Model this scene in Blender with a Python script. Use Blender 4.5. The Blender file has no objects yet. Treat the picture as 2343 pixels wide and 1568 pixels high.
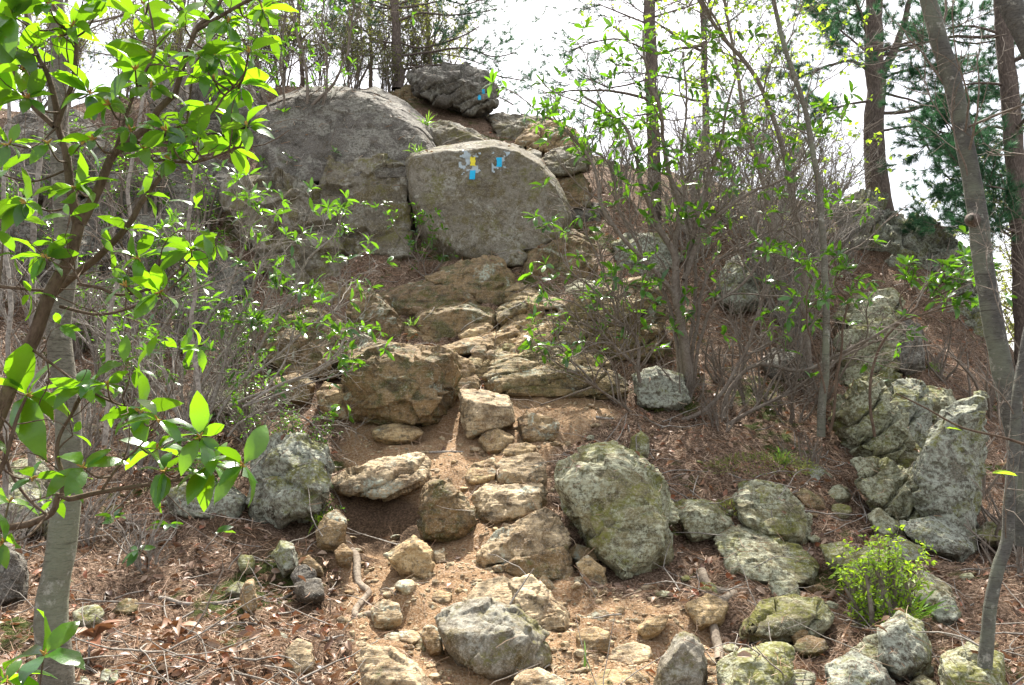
import bpy, bmesh, math, random
import numpy as np
from mathutils import Vector
R = math.radians
random.seed(7); RNG = np.random.default_rng(11)
SC = bpy.context.scene; COL = SC.collection

# ------------------------------------------------------------ camera, sky, sun
F = 1950.0                      # focal length in units of a 2343 px wide picture
PITCH = R(6.0); CAM = np.array([0.0, 0.0, 1.6])
cam = bpy.data.cameras.new('camera'); cam.sensor_width = 36; cam.lens = 36*F/2343
cam.clip_start = 0.05; cam.clip_end = 2000
co = bpy.data.objects.new('camera', cam); COL.objects.link(co)
co.location = CAM; co.rotation_euler = (R(90)+PITCH, 0, 0); SC.camera = co

SUN_EL, SUN_AZ = R(57), R(2)   # almost straight ahead over the ridge
w = bpy.data.worlds.new('World'); SC.world = w; w.use_nodes = True
nt = w.node_tree; nt.nodes.clear()
sky = nt.nodes.new('ShaderNodeTexSky'); sky.sky_type = 'NISHITA'; sky.sun_disc = False
sky.sun_elevation = SUN_EL; sky.sun_rotation = SUN_AZ; sky.dust_density = 4
b1 = nt.nodes.new('ShaderNodeBackground'); b1.inputs[1].default_value = 0.06
nt.links.new(sky.outputs[0], b1.inputs[0])
b2 = nt.nodes.new('ShaderNodeBackground'); b2.inputs[0].default_value = (1, 0.97, 0.93, 1)   # thin bright cloud
b2.inputs[1].default_value = 0.36
ad = nt.nodes.new('ShaderNodeAddShader'); wo = nt.nodes.new('ShaderNodeOutputWorld')
nt.links.new(b1.outputs[0], ad.inputs[0]); nt.links.new(b2.outputs[0], ad.inputs[1]); nt.links.new(ad.outputs[0], wo.inputs[0])
sl = bpy.data.lights.new('sun', 'SUN'); sl.energy = 5.0; sl.angle = R(0.6); sl.color = (1, 0.95, 0.86)
so = bpy.data.objects.new('sun', sl); COL.objects.link(so)
sd = Vector((math.sin(SUN_AZ)*math.cos(SUN_EL), math.cos(SUN_AZ)*math.cos(SUN_EL), math.sin(SUN_EL)))
so.rotation_euler = sd.to_track_quat('Z', 'Y').to_euler(); so.location = (4, 10, 20)
SC.view_settings.view_transform = 'Standard'; SC.view_settings.look = 'None'
SC.view_settings.exposure = 1.5; SC.view_settings.gamma = 1
SC.cycles.max_bounces = 5; SC.cycles.diffuse_bounces = 2; SC.cycles.transmission_bounces = 3
SC.cycles.glossy_bounces = 2; SC.cycles.transparent_max_bounces = 4; SC.cycles.use_denoising = True; SC.cycles.denoiser = 'OPENIMAGEDENOISE'; SC.cycles.denoising_prefilter = 'ACCURATE'

# ------------------------------------------------------------ small helpers
cP, sP = math.cos(PITCH), math.sin(PITCH)
def ray(u, v):
    a = (np.asarray(u, float)-1171.5)/F; b = (784-np.asarray(v, float))/F
    return np.stack([a, cP-b*sP, sP+b*cP], -1)
def P(u, v, Y):
    d = ray(u, v); return CAM + d*(np.asarray(Y, float)/d[..., 1])[..., None]
def proj(p):
    q = np.asarray(p)-CAM; f = q[..., 1]*cP+q[..., 2]*sP; up = -q[..., 1]*sP+q[..., 2]*cP
    return 1171.5+F*q[..., 0]/f, 784-F*up/f
def norm(a): return a/np.maximum(np.linalg.norm(a, axis=-1, keepdims=True), 1e-9)

def _h(ix, iy, iz, s):
    n = (ix*374761393 + iy*668265263 + iz*2147483647 + s*974711) & 0xffffffff
    n = ((n ^ (n >> 13))*1274126177) & 0xffffffff
    return ((n ^ (n >> 16)) & 0xffff)/32767.5-1
def vnoise(p, s=0):
    i = np.floor(p).astype(np.int64); f = p-i; f = f*f*f*(f*(f*6-15)+10)
    ix, iy, iz = i[..., 0], i[..., 1], i[..., 2]; fx, fy, fz = f[..., 0], f[..., 1], f[..., 2]
    r = 0
    for a in (0, 1):
        for b in (0, 1):
            for c in (0, 1):
                r = r+_h(ix+a, iy+b, iz+c, s)*(fx if a else 1-fx)*(fy if b else 1-fy)*(fz if c else 1-fz)
    return r
def fbm(p, oct=4, s=0, g=.5):
    r = 0; a = 1; q = p.copy()
    for k in range(oct): r = r+a*vnoise(q, s+k); q = q*2.03+5.1; a *= g
    return r
def sstep(a, b, x):
    t = np.clip((x-a)/(b-a), 0, 1); return t*t*(3-2*t)

def tag(o, label=None, cat=None, group=None, kind=None):
    if label: o['label'] = label
    if cat: o['category'] = cat
    if group: o['group'] = group
    if kind: o['kind'] = kind
    return o
def empty(name, loc, label, cat, group=None):
    o = bpy.data.objects.new(name, None); COL.objects.link(o); o.location = tuple(float(c) for c in loc)
    o.empty_display_size = .1
    return tag(o, label, cat, group)
class MB:
    """collects vertex and face arrays; build() links them as one mesh object"""
    def __init__(s): s.v = []; s.f = []; s.n = 0
    def add(s, v, f):
        v = np.asarray(v, float).reshape(-1, 3); f = np.asarray(f, np.int64)
        s.v.append(v); s.f.append(f+s.n); s.n += len(v)
    def build(s, name, mat, parent=None, smooth=True, origin=None, attr=None):
        me = bpy.data.meshes.new(name); v = np.concatenate(s.v)
        if parent is not None: v = v-np.array(parent.location)
        elif origin is not None: v = v-np.array(origin)
        me.vertices.add(len(v)); me.vertices.foreach_set('co', v.astype(np.float32).ravel())
        loops = np.concatenate([f.ravel() for f in s.f])
        tot = np.concatenate([np.full(len(f), f.shape[1]) for f in s.f])
        me.loops.add(len(loops)); me.loops.foreach_set('vertex_index', loops.astype(np.int32))
        me.polygons.add(len(tot)); st = np.concatenate([[0], np.cumsum(tot)[:-1]])
        me.polygons.foreach_set('loop_start', st.astype(np.int32)); me.polygons.foreach_set('loop_total', tot.astype(np.int32))
        me.polygons.foreach_set('use_smooth', np.full(len(tot), smooth))
        me.update(calc_edges=True); me.materials.append(mat)
        if attr is not None:
            for k, a in attr.items():
                at = me.attributes.new(k, 'FLOAT', 'POINT'); at.data.foreach_set('value', np.asarray(a, np.float32))
        o = bpy.data.objects.new(name, me); COL.objects.link(o)
        if parent is not None: o.parent = parent
        elif origin is not None: o.location = tuple(float(c) for c in origin)
        return o

def tubes(mb, Pt, Rd, k=5, cap=True):
    """Pt (M,n,3) polylines, Rd (M,n) radii"""
    M, n, _ = Pt.shape
    if M == 0: return
    T = norm(np.gradient(Pt, axis=1)); mean = norm(Pt[:, -1]-Pt[:, 0])
    ref = np.where(np.abs(mean[:, 2:3]) < .8, np.array([[0, 0, 1.]]), np.array([[1., 0, 0]]))
    N = norm(np.cross(T, ref[:, None, :])); B = np.cross(T, N)
    a = np.arange(k)*2*math.pi/k
    ring = Pt[:, :, None, :]+Rd[:, :, None, None]*(N[:, :, None, :]*np.cos(a)[:, None]+B[:, :, None, :]*np.sin(a)[:, None])
    idx = np.arange(M*n*k).reshape(M, n, k); j = np.roll(idx, -1, axis=2)
    q = np.stack([idx[:, :-1], j[:, :-1], j[:, 1:], idx[:, 1:]], -1).reshape(-1, 4)
    mb.add(ring.reshape(-1, 3), q)
def crom(pts, n):
    """smooth resample of a polyline to n points"""
    p = np.asarray(pts, float)
    if len(p) == 2: return p[0]+(p[1]-p[0])*np.linspace(0, 1, n)[:, None]
    e = np.vstack([2*p[0]-p[1], p, 2*p[-1]-p[-2]]); d = np.concatenate([[0], np.cumsum(np.linalg.norm(np.diff(p, axis=0), axis=1))])
    t = np.linspace(0, d[-1]*.99999, n); i = np.clip(np.searchsorted(d, t, side='right')-1, 0, len(p)-2)
    s = ((t-d[i])/(d[i+1]-d[i]+1e-9))[:, None]
    a, b, c, g = e[i], e[i+1], e[i+2], e[i+3]
    return .5*((2*b)+(-a+c)*s+(2*a-5*b+4*c-g)*s*s+(-a+3*b-3*c+g)*s**3)
def grow(S, D, L, n=6, wig=.25, up=0.0):
    """random curved twigs from starts S in directions D of lengths L"""
    M = len(S); out = np.zeros((M, n, 3)); out[:, 0] = S; d = norm(D)
    for k in range(1, n):
        d = norm(d+RNG.normal(0, wig, (M, 3))+np.array([0, 0, up])/n)
        out[:, k] = out[:, k-1]+d*(L/(n-1))[:, None]
    return out
def pick(Pt, m, lo=.2, hi=1., spread=.9):
    """m random starts per polyline with directions leaning off the line"""
    M, n, _ = Pt.shape; t = RNG.uniform(lo, hi, (M, m))*(n-1.001); i = t.astype(int); f = (t-i)[..., None]
    a = Pt[np.arange(M)[:, None], i]; b = Pt[np.arange(M)[:, None], i+1]
    S = (a+(b-a)*f).reshape(-1, 3); T = norm(b-a).reshape(-1, 3)
    D = norm(T+norm(RNG.normal(0, 1, T.shape))*spread)
    return S, D

PROF = {'hi': (np.array([0, .06, .22, .45, .68, .87, 1.]), np.array([.03, .1, .72, 1, .88, .45, .02])),
        'mid': (np.array([0, .2, .55, .85, 1.]), np.array([.05, .6, 1, .6, .03]))}
def leaves(mb, pos, D, L, W, droop=.3, det='mid', fold=.25, roll=None):
    """leaf blades: pos (M,3), directions D, length L (M,), relative width W"""
    M = len(pos)
    if M == 0: return
    L = np.broadcast_to(L, (M,)); T = norm(D); up = np.array([0, 0, 1.])+RNG.normal(0, .45 if roll is None else roll, (M, 3))
    Bn = norm(np.cross(T, up)); N = np.cross(Bn, T)
    if det == 'lo':
        w = (L*W*.5)[:, None]; m = pos+T*(L*.45)[:, None]-N*(L*droop*.2)[:, None]
        tip = pos+T*L[:, None]-N*(L*droop)[:, None]
        v = np.stack([pos, m+Bn*w+N*w*fold, tip, m-Bn*w+N*w*fold], 1)
        i = np.arange(M)[:, None]*4
        mb.add(v.reshape(-1, 3), np.concatenate([i+np.array([[0, 1, 2]]), i+np.array([[0, 2, 3]])])); return
    s, pw = PROF[det]; n = len(s); dr = droop*RNG.uniform(.5, 1.4, M)
    c = pos[:, None]+T[:, None]*(L[:, None]*s*(1-.25*dr[:, None]*s*s))[..., None]-N[:, None]*(L[:, None]*dr[:, None]*s*s)[..., None]
    hw = (L[:, None]*W*.5*pw)[..., None]
    if hasattr(W, 'shape'): hw = ((L*W*.5)[:, None]*pw)[..., None]
    fd = fold*RNG.uniform(.2, 1.6, (M, 1, 1)); wv = RNG.normal(0, .05, (M, n, 1))*L[:, None, None]
    l = c+Bn[:, None]*hw+N[:, None]*(hw*fd+wv*.4); r = c-Bn[:, None]*hw+N[:, None]*(hw*fd-wv*.4)
    v = np.stack([l, c, r], 2); idx = np.arange(M*n*3).reshape(M, n, 3)
    q = np.concatenate([np.stack([idx[:, :-1, k], idx[:, :-1, k+1], idx[:, 1:, k+1], idx[:, 1:, k]], -1).reshape(-1, 4) for k in (0, 1)])
    mb.add(v.reshape(-1, 3), q)
def whorls(mb, tips, D, k, L, W, droop=.3, det='mid', cone=1.1, fold=.25):
    """k leaves round each tip"""
    M = len(tips); T = norm(D); a0 = RNG.uniform(0, 6.28, (M, 1)); a = a0+np.arange(k)*2*math.pi/k+RNG.normal(0, .3, (M, k))
    ref = np.where(np.abs(T[:, 2:3]) < .85, np.array([[0, 0, 1.]]), np.array([[1., 0, 0]])); X = norm(np.cross(T, ref)); Y = np.cross(T, X)
    cn = cone*RNG.uniform(.65, 1.2, (M, k, 1))
    d = T[:, None]*np.cos(cn)+(X[:, None]*np.cos(a)[..., None]+Y[:, None]*np.sin(a)[..., None])*np.sin(cn)
    d = d.reshape(-1, 3); pos = np.repeat(tips, k, 0)+d*.004
    keep = RNG.random(M*k) < .88
    leaves(mb, pos[keep], d[keep], (np.repeat(np.broadcast_to(L, (M,)), k)*RNG.uniform(.6, 1.15, M*k))[keep], W, droop, det, fold)

# ------------------------------------------------------------ materials
class NT:
    def __init__(s, name):
        s.m = bpy.data.materials.new(name); s.m.use_nodes = True; s.t = s.m.node_tree; s.t.nodes.clear()
        s.out = s.n('ShaderNodeOutputMaterial')
    def n(s, t, **k):
        x = s.t.nodes.new(t)
        for a, b in k.items(): setattr(x, a, b)
        return x
    def l(s, a, b): s.t.links.new(a, b)
    def put(s, sock, val):
        if hasattr(val, 'links') or isinstance(val, bpy.types.NodeSocket): s.l(val, sock)
        elif isinstance(val, (tuple, list)) and len(val) == 3 and sock.type == 'RGBA': sock.default_value = (*val, 1)
        else: sock.default_value = val
    def noise(s, vec, scale, detail=5, rough=.6, dist=0):
        x = s.n('ShaderNodeTexNoise'); s.put(x.inputs['Vector'], vec); x.inputs['Scale'].default_value = scale
        x.inputs['Detail'].default_value = detail; x.inputs['Roughness'].default_value = rough; x.inputs['Distortion'].default_value = dist
        return x.outputs[0]
    def ramp(s, f, a, b, lo=0., hi=1.):
        x = s.n('ShaderNodeMapRange'); x.clamp = True; s.put(x.inputs[0], f)
        for i, q in zip((1, 2, 3, 4), (a, b, lo, hi)): x.inputs[i].default_value = q
        return x.outputs[0]
    def mix(s, f, a, b, bt='MIX'):
        x = s.n('ShaderNodeMix', data_type='RGBA', blend_type=bt); s.put(x.inputs[0], f); s.put(x.inputs[6], a); s.put(x.inputs[7], b)
        return x.outputs[2]
    def math(s, op, a, b=0.):
        x = s.n('ShaderNodeMath', operation=op); s.put(x.inputs[0], a); s.put(x.inputs[1], b); return x.outputs[0]
    def pos(s, sc=(1, 1, 1), rot=(0, 0, 0)):
        g = s.n('ShaderNodeNewGeometry'); x = s.n('ShaderNodeMapping'); s.l(g.outputs['Position'], x.inputs[0])
        x.inputs['Scale'].default_value = sc; x.inputs['Rotation'].default_value = rot; return x.outputs[0]
    def bump(s, h, strength, dist, nrm=None):
        x = s.n('ShaderNodeBump'); s.put(x.inputs['Height'], h); x.inputs['Strength'].default_value = strength
        x.inputs['Distance'].default_value = dist
        if nrm is not None: s.l(nrm, x.inputs['Normal'])
        return x.outputs[0]
    def bsdf(s, col, rough=.9, nrm=None, spec=.3):
        x = s.n('ShaderNodeBsdfPrincipled'); s.put(x.inputs['Base Color'], col); s.put(x.inputs['Roughness'], rough)
        x.inputs['Specular IOR Level'].default_value = spec
        if nrm is not None: s.l(nrm, x.inputs['Normal'])
        return x.outputs[0]
    def done(s, sh): s.l(sh, s.out.inputs[0]); return s.m

def rock_mat(name, c1, c2, stain, lichen=.3, lcol=(.38, .42, .34), moss=.2, mcol=(.06, .085, .015), tilt=(R(20), R(-22), 0), strat=1., bs=1.):
    t = NT(name); p = t.pos(); inf = t.n('ShaderNodeObjectInfo')
    big = t.noise(p, 1.7, 4); med = t.noise(p, 7, 8, .7); fine = t.noise(p, 95, 3, .7); spk = t.noise(p, 210, 2, .6)
    c = t.mix(t.ramp(t.math('ADD', big, t.math('MULTIPLY', t.math('SUBTRACT', inf.outputs['Random'], .5), .25)), .38, .62), c1, c2)
    c = t.mix(t.ramp(med, .48, .60), c, stain)
    st = t.noise(t.pos((3, 3, 34), tilt), 1.0, 5, .65)                       # foliation of the gneiss
    c = t.mix(t.ramp(st, .3, .46, .6*strat, 0), c, (.03, .026, .02))
    c = t.mix(t.ramp(fine, .52, .68, 0, .28), c, (.62, .57, .48))
    c = t.mix(t.ramp(fine, .32, .46, .40, 0), c, (.035, .03, .026)); c = t.mix(t.ramp(t.noise(p, 24, 6, .75), .36, .50, .75, 0), c, (.06, .048, .032)); c = t.mix(t.ramp(t.noise(p, 4.2, 6, .75, 1.), .54, .64, 0, .7), c, (.075, .058, .036))
    c = t.mix(t.ramp(spk, .6, .7, 0, .3), c, (.75, .72, .66))
    lm = t.math('MULTIPLY', t.ramp(t.noise(p, 3.1, 6, .75, .6), .64-lichen*.3, .69-lichen*.3), t.ramp(t.noise(p, 38, 4, .8), .42, .56))
    c = t.mix(t.math('MULTIPLY', lm, .8), c, lcol)
    g = t.n('ShaderNodeNewGeometry'); sx = t.n('ShaderNodeSeparateXYZ'); t.l(g.outputs['Normal'], sx.inputs[0])
    mm = t.math('MULTIPLY', t.ramp(t.math('ADD', t.noise(p, 2.6, 7, .75), t.math('MULTIPLY', sx.outputs[2], .05)), .70-moss*.36, .78-moss*.36), t.ramp(t.noise(p, 55, 3, .7), .36, .54))
    c = t.mix(t.math('MULTIPLY', mm, .85), c, mcol)
    n1 = t.bump(st, .8*strat*bs, .03); n2 = t.bump(med, .6*bs, .02, n1); n3 = t.bump(fine, .6*bs, .006, n2)
    return t.done(t.bsdf(c, .88, n3, .25))
M = {}
M['tan'] = rock_mat('tan_gneiss', (.42, .30, .15), (.27, .185, .088), (.17, .10, .04), .25, moss=.12)
M['brown'] = rock_mat('brown_gneiss', (.24, .16, .075), (.16, .10, .045), (.095, .085, .026), .25, moss=.35, mcol=(.075, .075, .015))
M['grey'] = rock_mat('grey_granite', (.20, .18, .14), (.115, .098, .068), (.10, .078, .032), .4, (.30, .29, .24), moss=.45, mcol=(.11, .10, .025), strat=.15)
M['dark'] = rock_mat('dark_granite', (.095, .084, .07), (.055, .048, .038), (.035, .03, .022), .5, (.24, .23, .19), moss=.15, strat=.3)
M['moss'] = rock_mat('mossy_gneiss', (.22, .195, .105), (.13, .115, .055), (.07, .062, .026), .7, (.38, .39, .28), moss=.5, mcol=(.13, .13, .022), strat=.9)
M['pale'] = rock_mat('pale_gneiss', (.50, .39, .24), (.34, .25, .14), (.20, .135, .07), .25, moss=.03)
M['shelf'] = rock_mat('layered_gneiss', (.36, .265, .13), (.22, .155, .07), (.11, .095, .03), .25, moss=.4, mcol=(.09, .085, .015), strat=1.6)
M['greygreen'] = rock_mat('lichen_granite', (.15, .14, .105), (.085, .08, .058), (.05, .045, .028), .8, (.34, .36, .29), moss=.5, mcol=(.13, .13, .025), strat=.5)

def leaf_mat(name, cols, trans, gloss=.33, tf=.5, spec=.5, spots=0):
    t = NT(name); g = t.n('ShaderNodeNewGeometry'); cr = t.n('ShaderNodeValToRGB'); t.l(g.outputs['Random Per Island'], cr.inputs[0])
    el = cr.color_ramp.elements
    while len(el) < len(cols): el.new(.5)
    for i, c in enumerate(cols): el[i].position = i/max(1, len(cols)-1); el[i].color = (*c, 1)
    nz = t.noise(t.pos(), 60, 3)
    c = t.mix(t.ramp(nz, .3, .7, 0, .35), cr.outputs[0], (cols[0][0]*.5, cols[0][1]*.5, cols[0][2]*.5))
    if spots: c = t.mix(t.ramp(t.noise(t.pos(), 45, 2), .72, .75), c, (.12, .05, .01))
    a = t.bsdf(c, gloss, t.bump(nz, .3, .004), spec); tr = t.n('ShaderNodeBsdfTranslucent')
    tc = t.mix(t.ramp(g.outputs['Random Per Island'], 0, 1, 0, .5), trans, tuple(.6*q for q in trans)); t.put(tr.inputs[0], tc)
    mx = t.n('ShaderNodeMixShader'); t.put(mx.inputs[0], t.ramp(t.math('FRACT', t.math('MULTIPLY', g.outputs['Random Per Island'], 7.31)), 0, 1, tf*.35, min(.8, tf*1.4))); t.l(a, mx.inputs[1]); t.l(tr.outputs[0], mx.inputs[2])
    return t.done(mx.outputs[0])
M['laurel'] = leaf_mat('laurel_leaf', [(.012, .045, .015), (.025, .10, .014), (.05, .15, .012), (.10, .23, .015)], (.30, .62, .012), .28, .44, .6, 1)
M['laurel_far'] = leaf_mat('far_laurel_leaf', [(.012, .05, .014), (.03, .11, .015), (.06, .16, .018), (.10, .23, .02)], (.20, .46, .015), .28, .38, .6)
M['spring'] = leaf_mat('spring_leaf', [(.18, .32, .02), (.26, .40, .03)], (.5, .75, .04), .5, .5, .3)
M['brushleaf'] = leaf_mat('brush_leaf', [(.16, .17, .05), (.12, .18, .04), (.20, .19, .07)], (.32, .36, .08), .6, .45, .2)
M['needle'] = leaf_mat('pine_needle', [(.02, .075, .04), (.035, .11, .05), (.06, .15, .06)], (.08, .24, .09), .5, .3, .3)
M['grass'] = leaf_mat('grass_blade', [(.10, .22, .03), (.16, .30, .04)], (.3, .55, .05), .5, .4, .3)
M['deadleaf'] = leaf_mat('dead_leaf', [(.08, .045, .03), (.17, .08, .04), (.33, .20, .12), (.42, .31, .22), (.30, .085, .03), (.38, .27, .19), (.13, .07, .045)], (.30, .13, .05), .5, .15, .4)
M['deadneedle'] = leaf_mat('dead_needle', [(.20, .10, .055), (.42, .27, .17), (.56, .44, .32), (.32, .15, .07)], (.3, .15, .05), .6, .1, .3)

def bark_mat(name, c1, c2, c3, sc=(1, 1, 1), bs=.6, lich=0):
    t = NT(name); p = t.pos(sc); a = t.noise(p, 9, 6, .7); b = t.noise(p, 60, 4, .7); d = t.noise(t.pos((1, 1, 1)), 3, 4)
    c = t.mix(t.ramp(a, .35, .65), c1, c2); c = t.mix(t.ramp(b, .45, .7), c, c3)
    if lich:
        c = t.mix(t.math('MULTIPLY', t.ramp(d, .48, .6), lich), c, (.20, .22, .15)); c = t.mix(t.ramp(t.noise(t.pos((2, 2, 22)), 4, 4, .6), .60, .68, 0, .7), c, (.045, .04, .032))
        c = t.mix(t.ramp(t.noise(t.pos(), 13, 5, .8), .57, .66, 0, .7), c, (.36, .35, .30))
    return t.done(t.bsdf(c, .85, t.bump(b, bs, .006, t.bump(a, bs, .02)), .2))
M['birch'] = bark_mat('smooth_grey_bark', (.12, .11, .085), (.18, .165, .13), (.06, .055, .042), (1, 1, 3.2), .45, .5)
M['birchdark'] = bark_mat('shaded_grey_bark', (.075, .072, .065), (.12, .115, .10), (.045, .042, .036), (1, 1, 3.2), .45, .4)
M['pinebark'] = bark_mat('scaly_pine_bark', (.11, .085, .07), (.055, .042, .036), (.19, .15, .125), (1, 1, .35), 1.0)
M['laurelbark'] = bark_mat('laurel_bark', (.085, .055, .035), (.14, .10, .07), (.05, .03, .02), (1, 1, .5), .6)
M['greytwig'] = bark_mat('grey_twig', (.20, .175, .15), (.36, .33, .29), (.09, .075, .06), (1, 1, 1), .4)
M['browntwig'] = bark_mat('brown_twig', (.15, .12, .095), (.23, .20, .165), (.09, .065, .05), (1, 1, 1), .4)
M['root'] = bark_mat('root_bark', (.20, .16, .12), (.30, .25, .19), (.10, .075, .055), (1, 1, 1), .7)
M['bud'] = bark_mat('bud_scale', (.35, .22, .05), (.45, .32, .08), (.25, .09, .03))

def ground_mat():
    t = NT('trail_ground'); p = t.pos()
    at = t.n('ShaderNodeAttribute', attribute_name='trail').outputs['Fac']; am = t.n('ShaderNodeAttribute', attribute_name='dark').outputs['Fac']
    n1 = t.noise(p, 2.2, 6, .7); n2 = t.noise(p, 14, 7, .75); n3 = t.noise(p, 75, 4, .7); n4 = t.noise(p, 160, 2, .6)
    dirt = t.mix(t.ramp(n1, .35, .65), (.46, .29, .155), (.34, .20, .10)); dirt = t.mix(t.ramp(n3, .5, .66), dirt, (.52, .40, .28))
    dirt = t.mix(t.ramp(n3, .34, .46, .75, 0), dirt, (.12, .07, .04)); dirt = t.mix(t.ramp(n4, .58, .68, 0, .6), dirt, (.66, .56, .44))
    lit = t.mix(t.ramp(n2, .4, .62), (.11, .068, .042), (.25, .165, .11)); lit = t.mix(t.ramp(n3, .52, .62), lit, (.42, .30, .22))
    lit = t.mix(t.ramp(n3, .38, .47, .85, 0), lit, (.035, .024, .018))
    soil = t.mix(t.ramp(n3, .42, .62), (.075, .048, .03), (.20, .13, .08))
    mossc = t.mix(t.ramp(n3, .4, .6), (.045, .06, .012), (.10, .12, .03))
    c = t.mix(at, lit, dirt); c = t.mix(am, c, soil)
    mk = t.math('MULTIPLY', t.ramp(t.noise(p, 1.3, 5, .7), .56, .62), t.math('SUBTRACT', 1., at)); c = t.mix(mk, c, mossc)
    nn = t.bump(n3, 1, .018, t.bump(n2, 1, .05))
    return t.done(t.bsdf(c, .95, nn, .15))
M['ground'] = ground_mat()
def paint(name, c):
    t = NT(name); n = t.noise(t.pos(), 70, 4, .7)
    return t.done(t.bsdf(t.mix(t.ramp(n, .3, .62, .0, .35), c, tuple(q*.45 for q in c)), .55, t.bump(n, .4, .006), .4))
M['bluepaint'] = paint('blue_paint', (.0, .42, .72)); M['yellowpaint'] = paint('yellow_paint', (.72, .60, .02)); M['fade'] = paint('faded_paint', (.36, .42, .44))
# ------------------------------------------------------------ terrain
CP = [  # (u, v, distance) of ground seen in the picture
 (0,1568,3.1),(600,1568,3.3),(1171,1568,3.5),(1750,1568,3.4),(2343,1568,3.3),
 (200,1380,4.1),(700,1380,4.2),(1171,1360,4.4),(1700,1380,4.4),(2100,1400,4.3),(2343,1350,4.6),
 (0,1200,5.2),(300,1180,5.4),(800,1230,4.9),(1050,1240,5.0),(1300,1180,5.3),(1600,1180,5.4),(1900,1200,5.4),(2150,1250,5.4),(2343,1180,6.0),
 (100,1000,6.3),(450,1000,6.4),(800,1050,5.9),(1050,1030,6.0),(1250,1000,6.2),(1600,1030,6.1),(1900,1020,6.6),(2150,1010,7.2),
 (0,850,7.6),(400,870,7.4),(700,880,7.2),(1050,930,6.8),(1300,915,6.9),(1600,900,7.1),(1850,860,7.7),(2000,850,8.0),(2150,830,8.6),
 (0,680,8.8),(350,700,8.7),(650,700,8.8),(900,780,8.0),(1150,770,8.0),(1400,760,8.1),(1650,740,8.4),(1850,700,8.9),
 (0,500,10.2),(300,480,10.2),(560,420,10.2),(980,600,9.3),(1170,600,9.2),(1400,570,9.3),(1650,560,9.6),(1850,560,10.0),(2000,540,10.8),(2150,600,10.6),
 (1000,360,11.0),(1230,390,10.8),(1450,420,11.0),(1700,480,11.2),(710,410,10.3),
 (0,280,12.2),(300,240,12.2),(620,225,12.2),(820,215,12.2),(1000,250,12.2),(1200,300,12.6),(1350,350,12.8),(1600,420,12.8),(1900,490,12.6),(2040,505,11.6)]
c3 = np.array([P(u, v, Y) for u, v, Y in CP])
WP = np.array([(0,0,0),(-3,0,.1),(3,0,-.3),(0,-3,-1.2),(-4,-3,-1),(4,-3,-1.6),(0,1.8,.3),(-2,1.8,.4),(2,1.8,.1),(-1.5,1,.2),
 (-6,5,2.2),(-8,9,4.6),(-9,13,6.6),(-5,16,7.3),(0,16,6.9),(4,16,5.2),(8,16,2.2),(-4,22,7.3),(2,22,6),(10,22,0),(6.6,10.5,1.6),(6.4,8.5,1.3),(5.2,6.5,.9),(8,8,0),(9,12,0),(6,4,-.6),(4.5,4,.2),
 (7.5,12.5,2.4),(-12,22,7.5),(-10,4,2.8)], float)
CPT = np.vstack([c3, WP]); _x = CPT[:, :2]; _n = len(_x)
def _phi(r2): return .5*r2*np.log(r2+1e-9)
_K = _phi(((_x[:, None]-_x[None])**2).sum(-1))+np.eye(_n)*.02; _A = np.zeros((_n+3, _n+3)); _A[:_n, :_n] = _K
_A[:_n, _n:] = np.c_[np.ones(_n), _x]; _A[_n:, :_n] = _A[:_n, _n:].T
_w = np.linalg.solve(_A, np.r_[CPT[:, 2], 0, 0, 0])
GX = np.arange(-16, 16.01, .1); GY = np.arange(-4, 26.01, .1); _gx, _gy = np.meshgrid(GX, GY, indexing='ij')
_q = np.stack([_gx.ravel(), _gy.ravel()], -1); _z = np.zeros(len(_q))
for i in range(0, len(_q), 8000):
    s = _q[i:i+8000]; _z[i:i+8000] = _phi(((s[:, None]-_x[None])**2).sum(-1))@_w[:_n]+_w[_n]+s@_w[_n+1:]
HG = _z.reshape(_gx.shape)
def h0(x, y):
    x = np.asarray(x, float); y = np.asarray(y, float)
    fx = np.clip((x-GX[0])/.1, 0, len(GX)-1.001); fy = np.clip((y-GY[0])/.1, 0, len(GY)-1.001)
    i = fx.astype(int); j = fy.astype(int); a = fx-i; b = fy-j
    z = HG[i, j]*(1-a)*(1-b)+HG[i+1, j]*a*(1-b)+HG[i, j+1]*(1-a)*b+HG[i+1, j+1]*a*b
    out = np.maximum(np.abs(x)-14, 0)+np.maximum(y-22, 0)+np.maximum(-y-3, 0)
    return z-out*.5
HOL = [(-.80, 5.15, .30, .22, .13), (1.0, 4.55, .25, .15, .10), (.35, 4.75, .25, .12, .10)]
def hg(x, y):
    q = np.stack([x, y, np.zeros_like(x)], -1)
    hol = sum(dp*np.exp(-(((x-cx)/rx)**2+((y-cy)/ry)**2)) for cx, cy, rx, ry, dp in HOL)
    return h0(x, y)-hol+.06*fbm(q*1.1, 3, 3)+.035*fbm(q*4, 3, 9)+.012*fbm(q*16, 2, 14)
def G(u, v):
    """ground point seen at picture position (u, v)"""
    d = ray(u, v); t = 2.0
    while t < 20:
        p = CAM+d*t
        if p[2] < h0(p[0], p[1]): break
        t += .04
    return CAM+d*t
def gz(x, y): return float(hg(np.array([x]), np.array([y]))[0])

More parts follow.
